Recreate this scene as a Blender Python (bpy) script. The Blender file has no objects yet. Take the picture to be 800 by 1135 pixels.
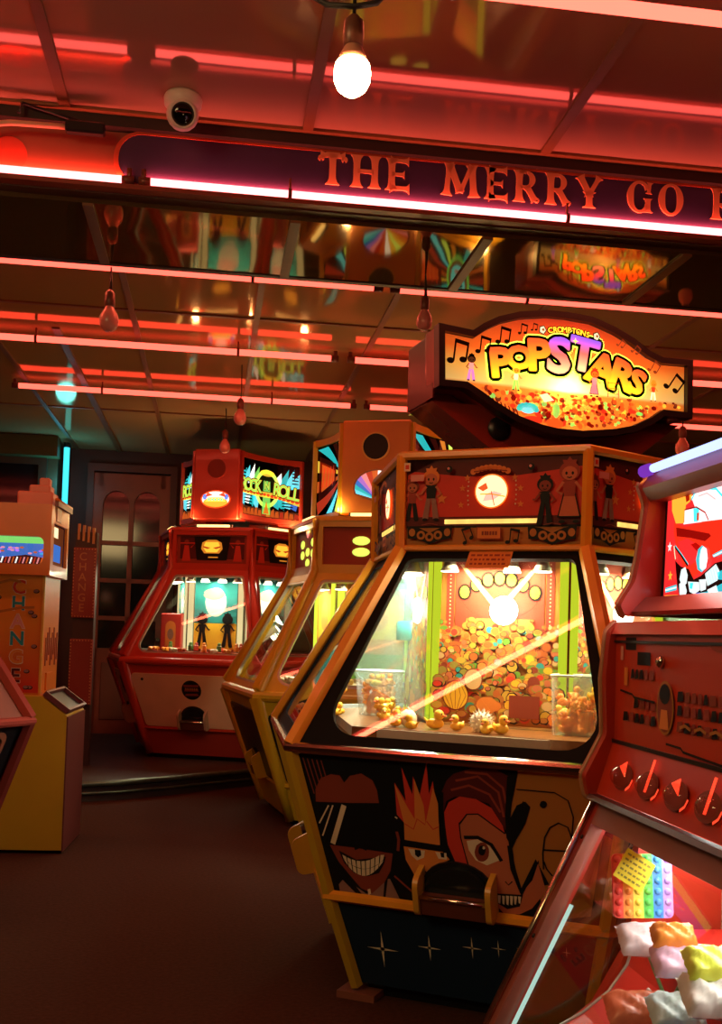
import bpy, bmesh, math, random
from mathutils import Vector, Matrix
PI = math.pi
S = bpy.context.scene
COL = S.collection
rnd = random.Random(7)
D = PI / 180
BETA = 0.1374            # the building is turned this far against the view
E1 = Vector((math.cos(BETA), math.sin(BETA), 0)); E2 = Vector((-math.sin(BETA), math.cos(BETA), 0))
def uv(u, v, z=0): return E1 * u + E2 * v + Vector((0, 0, z))

# ------------------------------------------------------------------ materials
MATS = {}
def mat(name, col, rough=.5, metal=0., emit=None, es=0., spec=.5, noise=.12, scale=6., bump=0., coat=0., alpha=None):
    if name in MATS: return MATS[name]
    m = bpy.data.materials.new(name); m.use_nodes = True; nt = m.node_tree; b = nt.nodes['Principled BSDF']
    b.inputs['Roughness'].default_value = rough; b.inputs['Metallic'].default_value = metal
    b.inputs['Specular IOR Level'].default_value = spec
    b.inputs['Coat Weight'].default_value = coat; b.inputs['Coat Roughness'].default_value = .08
    c = (col[0], col[1], col[2], 1)
    tc = nt.nodes.new('ShaderNodeTexCoord'); nz = nt.nodes.new('ShaderNodeTexNoise'); nz.inputs['Scale'].default_value = scale
    nz.inputs['Detail'].default_value = 4
    nt.links.new(tc.outputs['Object'], nz.inputs['Vector'])
    mx = nt.nodes.new('ShaderNodeMix'); mx.data_type = 'RGBA'
    mx.inputs[6].default_value = tuple(x * (1 - noise) for x in c[:3]) + (1,); mx.inputs[7].default_value = tuple(min(1, x * (1 + noise)) for x in c[:3]) + (1,)
    nt.links.new(nz.outputs['Fac'], mx.inputs[0]); nt.links.new(mx.outputs[2], b.inputs['Base Color'])
    if emit: b.inputs['Emission Color'].default_value = (*emit, 1); b.inputs['Emission Strength'].default_value = es
    if bump:
        bp = nt.nodes.new('ShaderNodeBump'); bp.inputs['Strength'].default_value = bump; bp.inputs['Distance'].default_value = .01
        nt.links.new(nz.outputs['Fac'], bp.inputs['Height']); nt.links.new(bp.outputs['Normal'], b.inputs['Normal'])
    MATS[name] = m; return m
def glassmat(name, tint=(1, 1, 1), refl=.06, rough=.01):
    if name in MATS: return MATS[name]
    m = bpy.data.materials.new(name); m.use_nodes = True; nt = m.node_tree; nt.nodes.clear()
    o = nt.nodes.new('ShaderNodeOutputMaterial'); t = nt.nodes.new('ShaderNodeBsdfTransparent'); t.inputs[0].default_value = (*tint, 1)
    g = nt.nodes.new('ShaderNodeBsdfGlossy'); g.inputs['Roughness'].default_value = rough
    lw = nt.nodes.new('ShaderNodeLayerWeight'); lw.inputs['Blend'].default_value = .5
    pw = nt.nodes.new('ShaderNodeMath'); pw.operation = 'POWER'; pw.inputs[1].default_value = 5.; nt.links.new(lw.outputs['Facing'], pw.inputs[0])
    a = nt.nodes.new('ShaderNodeMath'); a.operation = 'MULTIPLY_ADD'; a.inputs[1].default_value = .9; a.inputs[2].default_value = refl; a.use_clamp = True
    nt.links.new(pw.outputs[0], a.inputs[0])
    mx = nt.nodes.new('ShaderNodeMixShader'); nt.links.new(a.outputs[0], mx.inputs[0]); nt.links.new(t.outputs[0], mx.inputs[1]); nt.links.new(g.outputs[0], mx.inputs[2])
    nt.links.new(mx.outputs[0], o.inputs[0]); MATS[name] = m; return m
def milky(name, col, lo, hi, rough=.2):
    if name in MATS: return MATS[name]
    m = bpy.data.materials.new(name); m.use_nodes = True; n = m.node_tree; n.nodes.clear()
    o = n.nodes.new('ShaderNodeOutputMaterial'); a = n.nodes.new('ShaderNodeBsdfTransparent'); a.inputs[0].default_value = (.9, .96, .94, 1); b = n.nodes.new('ShaderNodeBsdfPrincipled'); b.inputs['Base Color'].default_value = (*col, 1); b.inputs['Roughness'].default_value = rough
    t = n.nodes.new('ShaderNodeTexCoord'); z = n.nodes.new('ShaderNodeTexNoise'); z.inputs['Scale'].default_value = 5; n.links.new(t.outputs['Object'], z.inputs['Vector'])
    r = n.nodes.new('ShaderNodeMapRange'); r.inputs[3].default_value = lo; r.inputs[4].default_value = hi; n.links.new(z.outputs['Fac'], r.inputs[0])
    x = n.nodes.new('ShaderNodeMixShader'); n.links.new(r.outputs[0], x.inputs[0]); n.links.new(a.outputs[0], x.inputs[1]); n.links.new(b.outputs[0], x.inputs[2]); n.links.new(x.outputs[0], o.inputs[0]); MATS[name] = m; return m
def emis(name, col, s, vary=.1, scale=30):
    if name in MATS: return MATS[name]
    m = bpy.data.materials.new(name); m.use_nodes = True; nt = m.node_tree; nt.nodes.clear()
    o = nt.nodes.new('ShaderNodeOutputMaterial'); e = nt.nodes.new('ShaderNodeEmission'); e.inputs[0].default_value = (*col, 1)
    tc = nt.nodes.new('ShaderNodeTexCoord'); nz = nt.nodes.new('ShaderNodeTexNoise'); nz.inputs['Scale'].default_value = scale
    nt.links.new(tc.outputs['Object'], nz.inputs['Vector'])
    mr = nt.nodes.new('ShaderNodeMapRange'); mr.inputs[3].default_value = s * (1 - vary); mr.inputs[4].default_value = s * (1 + vary)
    nt.links.new(nz.outputs['Fac'], mr.inputs[0]); nt.links.new(mr.outputs[0], e.inputs[1]); nt.links.new(e.outputs[0], o.inputs[0])
    MATS[name] = m; return m
def litprint(name, col, es=.35):
    """acrylic print lit from behind: lets the lamp in the box through and glows a little"""
    if name in MATS: return MATS[name]
    m = bpy.data.materials.new(name); m.use_nodes = True; nt = m.node_tree; nt.nodes.clear()
    o = nt.nodes.new('ShaderNodeOutputMaterial'); t = nt.nodes.new('ShaderNodeBsdfTranslucent'); t.inputs[0].default_value = (*col, 1)
    e = nt.nodes.new('ShaderNodeEmission'); e.inputs[0].default_value = (*col, 1); e.inputs[1].default_value = es
    g = nt.nodes.new('ShaderNodeBsdfGlossy'); g.inputs['Roughness'].default_value = .15
    mx = nt.nodes.new('ShaderNodeMixShader'); mx.inputs[0].default_value = .04
    nt.links.new(t.outputs[0], mx.inputs[1]); nt.links.new(g.outputs[0], mx.inputs[2])
    ad = nt.nodes.new('ShaderNodeAddShader'); nt.links.new(mx.outputs[0], ad.inputs[0]); nt.links.new(e.outputs[0], ad.inputs[1])
    nt.links.new(ad.outputs[0], o.inputs[0]); MATS[name] = m; return m
def gradient(m, c0, c1, axis=1, lo=0., hi=1., cm=None):
    """print that runs from one ink to another over the part's own height"""
    nt = m.node_tree; tc = nt.nodes.new('ShaderNodeTexCoord'); sp = nt.nodes.new('ShaderNodeSeparateXYZ'); nt.links.new(tc.outputs['Generated'], sp.inputs[0])
    cr = nt.nodes.new('ShaderNodeValToRGB'); cr.color_ramp.elements[0].position = lo; cr.color_ramp.elements[0].color = (*c0, 1)
    cr.color_ramp.elements[1].position = hi; cr.color_ramp.elements[1].color = (*c1, 1)
    if cm: e = cr.color_ramp.elements.new((lo + hi) / 2); e.color = (*cm, 1)
    nt.links.new(sp.outputs[axis], cr.inputs[0])
    for n in nt.nodes:
        if n.type in ('BSDF_TRANSLUCENT', 'EMISSION'): nt.links.new(cr.outputs[0], n.inputs[0])
        if n.type == 'BSDF_PRINCIPLED': nt.links.new(cr.outputs[0], n.inputs['Base Color'])
    return m

# ------------------------------------------------------------------ mesh building
class MB:
    def __init__(s): s.v = []; s.f = []; s.m = []; s.mats = []; s.sm = []
    def mi(s, m):
        if m not in s.mats: s.mats.append(m)
        return s.mats.index(m)
    def add(s, vs, fs, m, M=None, smooth=False):
        n = len(s.v); k = s.mi(m)
        s.v += [tuple(M @ Vector(p)) if M else tuple(p) for p in vs]
        for f in fs: s.f.append([n + i for i in f]); s.m.append(k); s.sm.append(smooth)
        return s
    def box(s, c, d, m, M=None, bev=0.):
        x, y, z = c; a, b, h = d[0] / 2, d[1] / 2, d[2] / 2
        if bev <= 0:
            vs = [(x + i * a, y + j * b, z + k * h) for k in (-1, 1) for j in (-1, 1) for i in (-1, 1)]
            return s.add(vs, [(0, 2, 3, 1), (4, 5, 7, 6), (0, 1, 5, 4), (2, 6, 7, 3), (0, 4, 6, 2), (1, 3, 7, 5)], m, M)
        p = fillet([(x - a, y - b), (x + a, y - b), (x + a, y + b), (x - a, y + b)], bev, 3)
        q = fillet([(x - a + bev, y - b + bev), (x + a - bev, y - b + bev), (x + a - bev, y + b - bev), (x - a + bev, y + b - bev)], bev * .1, 3)
        n = len(p); L = [(q, z - h), (p, z - h + bev), (p, z + h - bev), (q, z + h)]
        vs = [(pt[0], pt[1], zz) for ring, zz in L for pt in ring]; fs = [tuple(range(n))[::-1], tuple(3 * n + i for i in range(n))]
        for r in range(3): fs += [(r * n + i, r * n + (i + 1) % n, (r + 1) * n + (i + 1) % n, (r + 1) * n + i) for i in range(n)]
        return s.add(vs, fs, m, M)
    def prism(s, pts, z0, z1, m, M=None, m2=None):
        n = len(pts)
        if sum(pts[i][0] * pts[(i + 1) % n][1] - pts[(i + 1) % n][0] * pts[i][1] for i in range(n)) < 0: pts = pts[::-1]
        if z0 > z1: z0, z1 = z1, z0
        s.add([(p[0], p[1], z0) for p in pts] + [(p[0], p[1], z1) for p in pts], [tuple(range(n))[::-1]] + [(i, (i + 1) % n, n + (i + 1) % n, n + i) for i in range(n)], m, M)
        k = len(s.v) - n; s.f.append([k + i for i in range(n)]); s.m.append(s.mi(m2 or m)); s.sm.append(False)
        return s
    def ring(s, A, B, z0, z1, m, M=None):
        n = len(A); vs = [(p[0], p[1], z) for z in (z0, z1) for R in (A, B) for p in R]; fs = []
        for i in range(n):
            j = (i + 1) % n
            fs += [(i, n + i, n + j, j), (2 * n + i, 2 * n + j, 3 * n + j, 3 * n + i), (i, j, 2 * n + j, 2 * n + i), (n + i, 3 * n + i, 3 * n + j, n + j)]
        return s.add(vs, fs, m, M)
    def tube(s, pts, r, m, n=8, M=None, closed=False, smooth=True):
        P = [Vector(p) for p in pts]; R = r if isinstance(r, (list, tuple)) else [r] * len(P); vs = []; K = len(P)
        up = Vector((0, 0, 1)); 
        for i, p in enumerate(P):
            if closed: t = (P[(i + 1) % K] - P[i - 1])
            else: t = P[min(i + 1, K - 1)] - P[max(i - 1, 0)]
            t.normalize(); a = t.cross(up)
            if a.length < .05: a = t.cross(Vector((0, 1, 0)))
            a.normalize(); b = a.cross(t)
            k = 1.
            if 0 < i < K - 1 or closed:
                d1 = (P[i] - P[i - 1]).normalized(); k = 1 / max(.4, math.sqrt(max(.01, (1 + d1.dot((P[(i + 1) % K] - P[i]).normalized())) / 2)))
            for j in range(n):
                an = 2 * PI * (j + .5) / n; vs.append(p + (a * math.cos(an) * k + b * math.sin(an)) * R[i])
        fs = []
        for i in range(K if closed else K - 1):
            for j in range(n):
                q = (i + 1) % K; fs.append((i * n + j, i * n + (j + 1) % n, q * n + (j + 1) % n, q * n + j))
        if not closed: fs += [tuple(range(n))[::-1], tuple((K - 1) * n + j for j in range(n))]
        return s.add(vs, fs, m, M, smooth and n > 5)
    def lathe(s, prof, m, n=20, M=None, smooth=True):
        vs = []; fs = []
        for r, z in prof:
            for j in range(n): a = 2 * PI * j / n; vs.append((max(r, 1e-4) * math.cos(a), max(r, 1e-4) * math.sin(a), z))
        K = len(prof)
        for i in range(K - 1):
            for j in range(n): fs.append((i * n + j, i * n + (j + 1) % n, (i + 1) * n + (j + 1) % n, (i + 1) * n + j))
        fs += [tuple(range(n))[::-1], tuple((K - 1) * n + j for j in range(n))]
        return s.add(vs, fs, m, M, smooth)
    def ball(s, c, r, m, n=12, M=None):
        r = (r, r, r) if isinstance(r, (int, float)) else r; k = n // 2; vs = [(c[0], c[1], c[2] - r[2])]; fs = []
        for i in range(1, k):
            p = PI * i / k
            for j in range(n): a = 2 * PI * j / n; vs.append((c[0] + r[0] * math.sin(p) * math.cos(a), c[1] + r[1] * math.sin(p) * math.sin(a), c[2] - r[2] * math.cos(p)))
        vs.append((c[0], c[1], c[2] + r[2])); T = len(vs) - 1
        for j in range(n):
            fs.append((0, 1 + (j + 1) % n, 1 + j)); fs.append((T, T - n + j, T - n + (j + 1) % n))
        for i in range(k - 2):
            for j in range(n): fs.append((1 + i * n + j, 1 + i * n + (j + 1) % n, 1 + (i + 1) * n + (j + 1) % n, 1 + (i + 1) * n + j))
        return s.add(vs, fs, m, M, True)
    def mesh(s, name):
        me = bpy.data.meshes.new(name); me.from_pydata(s.v, [], s.f)
        for m in s.mats: me.materials.append(m)
        me.polygons.foreach_set('material_index', s.m); me.polygons.foreach_set('use_smooth', s.sm); me.update(); return me
def fillet(P, r, n=4):
    R = r if isinstance(r, (list, tuple)) else [r] * len(P); out = []; K = len(P)
    for i in range(K):
        p = Vector(P[i]).to_2d() if len(P[i]) > 2 else Vector(P[i]); a = Vector(P[i - 1]) - p; b = Vector(P[(i + 1) % K]) - p
        la, lb = a.length, b.length; a.normalize(); b.normalize(); half = a.angle(b) / 2
        t = min(R[i] / math.tan(half), la * .49, lb * .49); rr = t * math.tan(half); c = p + (a + b).normalized() * (rr / math.sin(half))
        s0 = p + a * t - c; s1 = p + b * t - c; A0 = math.atan2(s0.y, s0.x); dA = math.atan2(s1.y, s1.x) - A0
        while dA > PI: dA -= 2 * PI
        while dA < -PI: dA += 2 * PI
        for k in range(n): q = A0 + dA * k / (n - 1); out.append((c.x + rr * math.cos(q), c.y + rr * math.sin(q)))
    return out
def ell(cx, cy, rx, ry=None, n=24, a0=0.): ry = ry or rx; return [(cx + rx * math.cos(a0 + 2 * PI * i / n), cy + ry * math.sin(a0 + 2 * PI * i / n)) for i in range(n)]
def star(cx, cy, r, k=5, q=.42, rot=0): return [(cx + (r if i % 2 == 0 else r * q) * math.sin(PI * i / k + rot), cy + (r if i % 2 == 0 else r * q) * math.cos(PI * i / k + rot)) for i in range(2 * k)]
def offset_poly(P, d):
    K = len(P); a = sum(P[i][0] * P[(i + 1) % K][1] - P[(i + 1) % K][0] * P[i][1] for i in range(K)); sg = 1 if a > 0 else -1; out = []
    for i in range(K):
        p = Vector(P[i]); d0 = (p - Vector(P[i - 1])).normalized(); d1 = (Vector(P[(i + 1) % K]) - p).normalized()
        n0 = Vector((-d0.y, d0.x)) * sg; n1 = Vector((-d1.y, d1.x)) * sg; n = (n0 + n1).normalized(); k = d / max(.35, n.dot(n0)); out.append(tuple(p + n * k))
    return out
FC = {}
def glyph(ch, off=0.):
    """outline mesh of one letter of the default font, centred, 1 high"""
    k = (ch, off)
    if k in FC: return FC[k]
    c = bpy.data.curves.new('t', 'FONT'); c.body = ch; c.align_x = 'CENTER'; c.size = 1.38; c.offset = off; c.resolution_u = 3; c.fill_mode = 'BOTH'
    o = bpy.data.objects.new('t', c); COL.objects.link(o); bpy.context.view_layer.update()
    me = o.evaluated_get(bpy.context.evaluated_depsgraph_get()).to_mesh()
    vs = [(v.co.x, v.co.y - .5) for v in me.vertices]; fs = [tuple(p.vertices) for p in me.polygons]
    bpy.data.objects.remove(o); bpy.data.curves.remove(c); FC[k] = (vs, fs); return FC[k]
class Art:
    """flat print built of inks in thin layers, in the local XY of a panel"""
    def __init__(s, inks, step=.0005): s.mb = MB(); s.inks = inks; s.z = step; s.step = step
    def poly(s, P, c, up=True):
        n = len(P); a = sum(P[i][0] * P[(i + 1) % n][1] - P[(i + 1) % n][0] * P[i][1] for i in range(n))
        if a < 0: P = P[::-1]
        s.mb.add([(p[0], p[1], s.z) for p in P], [tuple(range(n))], s.inks[c])
        if up: s.z += s.step
        return s
    def stroke(s, P, w, c):
        P = [Vector(p) for p in P]; L = []; R = []
        for i, p in enumerate(P):
            t = (P[min(i + 1, len(P) - 1)] - P[max(0, i - 1)]).normalized(); n = Vector((-t.y, t.x)) * w / 2; L.append(p + n); R.append(p - n)
        k = len(P); s.mb.add([(p[0], p[1], s.z) for p in L + R], [(i, k + i, k + i + 1, i + 1) for i in range(k - 1)], s.inks[c]); s.z += s.step * .3; return s
    def text(s, ch, x, y, h, c, rot=0, off=0., sx=1.):
        cs, sn = math.cos(rot), math.sin(rot); vs, fs = glyph(ch, off)
        s.mb.add([(x + (a * cs * sx - b * sn) * h, y + (a * sn * sx + b * cs) * h, s.z) for a, b in vs], fs, s.inks[c]); return s
    def up(s, k=1): s.z += s.step * k; return s
    def bold(s, ch, x, y, h, c, rot, r, sx=1., off=.02, n=10):
        for i in range(n): s.text(ch, x + r * math.cos(2 * PI * i / n), y + r * math.sin(2 * PI * i / n), h, c, rot, off, sx); s.z += .000004
        s.text(ch, x, y, h, c, rot, off, sx); s.up(.3); return s
    def sliced(s, w, n):
        """cut every polygon along x so that the print can follow a curved panel"""
        V, F, Mi = [], [], []
        for f, m in zip(s.mb.f, s.mb.m):
            P = [s.mb.v[i] for i in f]
            for k in range(n):
                a, b = -w + 2 * w * k / n, -w + 2 * w * (k + 1) / n; Q = P
                for lim, sg in ((a, 1), (b, -1)):
                    R = []
                    for i in range(len(Q)):
                        p, q = Q[i - 1], Q[i]; ip, iq = sg * (p[0] - lim) >= 0, sg * (q[0] - lim) >= 0
                        if ip != iq: t = (lim - p[0]) / (q[0] - p[0]); R.append((lim, p[1] + t * (q[1] - p[1]), q[2]))
                        if iq: R.append(q)
                    Q = R
                    if not Q: break
                if len(Q) > 2 and max(p[0] for p in Q) - min(p[0] for p in Q) > 1e-6: F.append(list(range(len(V), len(V) + len(Q)))); V += Q; Mi.append(m)
        s.mb.v, s.mb.f, s.mb.m, s.mb.sm = V, F, Mi, [False] * len(F); return s
# ------------------------------------------------------------------ objects
def thing(name, label, cat, loc=(0, 0, 0), rotz=0, group=None):
    o = bpy.data.objects.new(name, None); COL.objects.link(o); o.location = loc; o.rotation_euler = (0, 0, rotz); o.empty_display_size = .1
    o['label'] = label; o['category'] = cat
    if group: o['group'] = group
    return o
def tag(o, label, cat, group=None, kind=None):
    if label: o['label'] = label
    if cat: o['category'] = cat
    if group: o['group'] = group
    if kind: o['kind'] = kind
    return o
def part(name, me, parent=None, M=None, label=None):
    if isinstance(me, (MB,)): me = me.mesh(name)
    if isinstance(me, Art): me = me.mb.mesh(name)
    o = bpy.data.objects.new(name, me); COL.objects.link(o)
    if parent: o.parent = parent
    if M: o.matrix_local = M
    if label: o['label'] = label
    return o
def struct(name, mb, M=None): return tag(part(name, mb, None, M), None, None, kind='structure')
def copy_tree(o, parent=None):
    c = o.copy(); COL.objects.link(c)
    if parent: c.parent = parent
    for ch in list(o.children): copy_tree(ch, c)
    return c
def lamp(kind, loc, energy, col, size=.1, rot=None, spot=None, size_y=None, name='lamp_light', look=None, spread=None):
    l = bpy.data.lights.new(name, kind); l.energy = energy; l.color = col
    if kind in ('POINT', 'SPOT'): l.shadow_soft_size = size
    if kind == 'AREA':
        l.size = size
        if size_y: l.shape = 'RECTANGLE'; l.size_y = size_y
        if spread: l.spread = spread
    if kind == 'SPOT': l.spot_size = spot or 1.5; l.spot_blend = .6
    o = bpy.data.objects.new(name, l); COL.objects.link(o); o.location = loc
    if look is not None: o.rotation_euler = (Vector(look) - Vector(loc)).to_track_quat('-Z', 'Y').to_euler()
    elif rot: o.rotation_euler = rot
    return o
# ------------------------------------------------------------------ palette
def P_(n, c, **k): return mat(n, c, **k)
INK = {k: mat('ink_' + k, c, rough=.55, spec=.2, noise=.06) for k, c in dict(black=(.006, .007, .008), brown=(.24, .045, .025), cream=(.75, .62, .4), orange=(.72, .24, .05), red=(.62, .05, .03), redbrown=(.3, .05, .03),
    skin=(.52, .15, .07), tan=(.42, .17, .035), maroon=(.1, .015, .015), greyed=(.28, .15, .12), white=(.8, .75, .65), navy=(.008, .02, .04), yellow=(.8, .5, .04), pink=(.7, .3, .25), teal=(.03, .3, .3), green=(.12, .3, .04), blue=(.03, .12, .4), mustard=(.55, .36, .05), rust=(.45, .12, .03), olive=(.28, .26, .05), sand=(.6, .42, .2)).items()}
ORANGE = mat('orange_painted_trim', (.78, .31, .018), rough=.38, coat=.2)
OCHRE = mat('ochre_painted_post', (.5, .30, .015), rough=.4)
CHROME = mat('chrome_rail', (.75, .7, .6), rough=.14, metal=1.)
FRAMEB = mat('matt_black_frame', (.004, .005, .006), rough=.6, spec=.12)
BLACK = mat('black_laminate', (.008, .008, .01), rough=.35)
DARK = mat('dark_brown_board', (.03, .012, .008), rough=.5)
REDM = mat('red_moulded_plastic', (.55, .045, .02), rough=.3, coat=.3)
YELM = mat('yellow_moulded_plastic', (.60, .34, .012), rough=.32, coat=.2)
GLASS = glassmat('clear_glass', (1, 1, 1), .065)
GLASS2 = glassmat('window_glass_green', (.93, .98, .95), .04)
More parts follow.
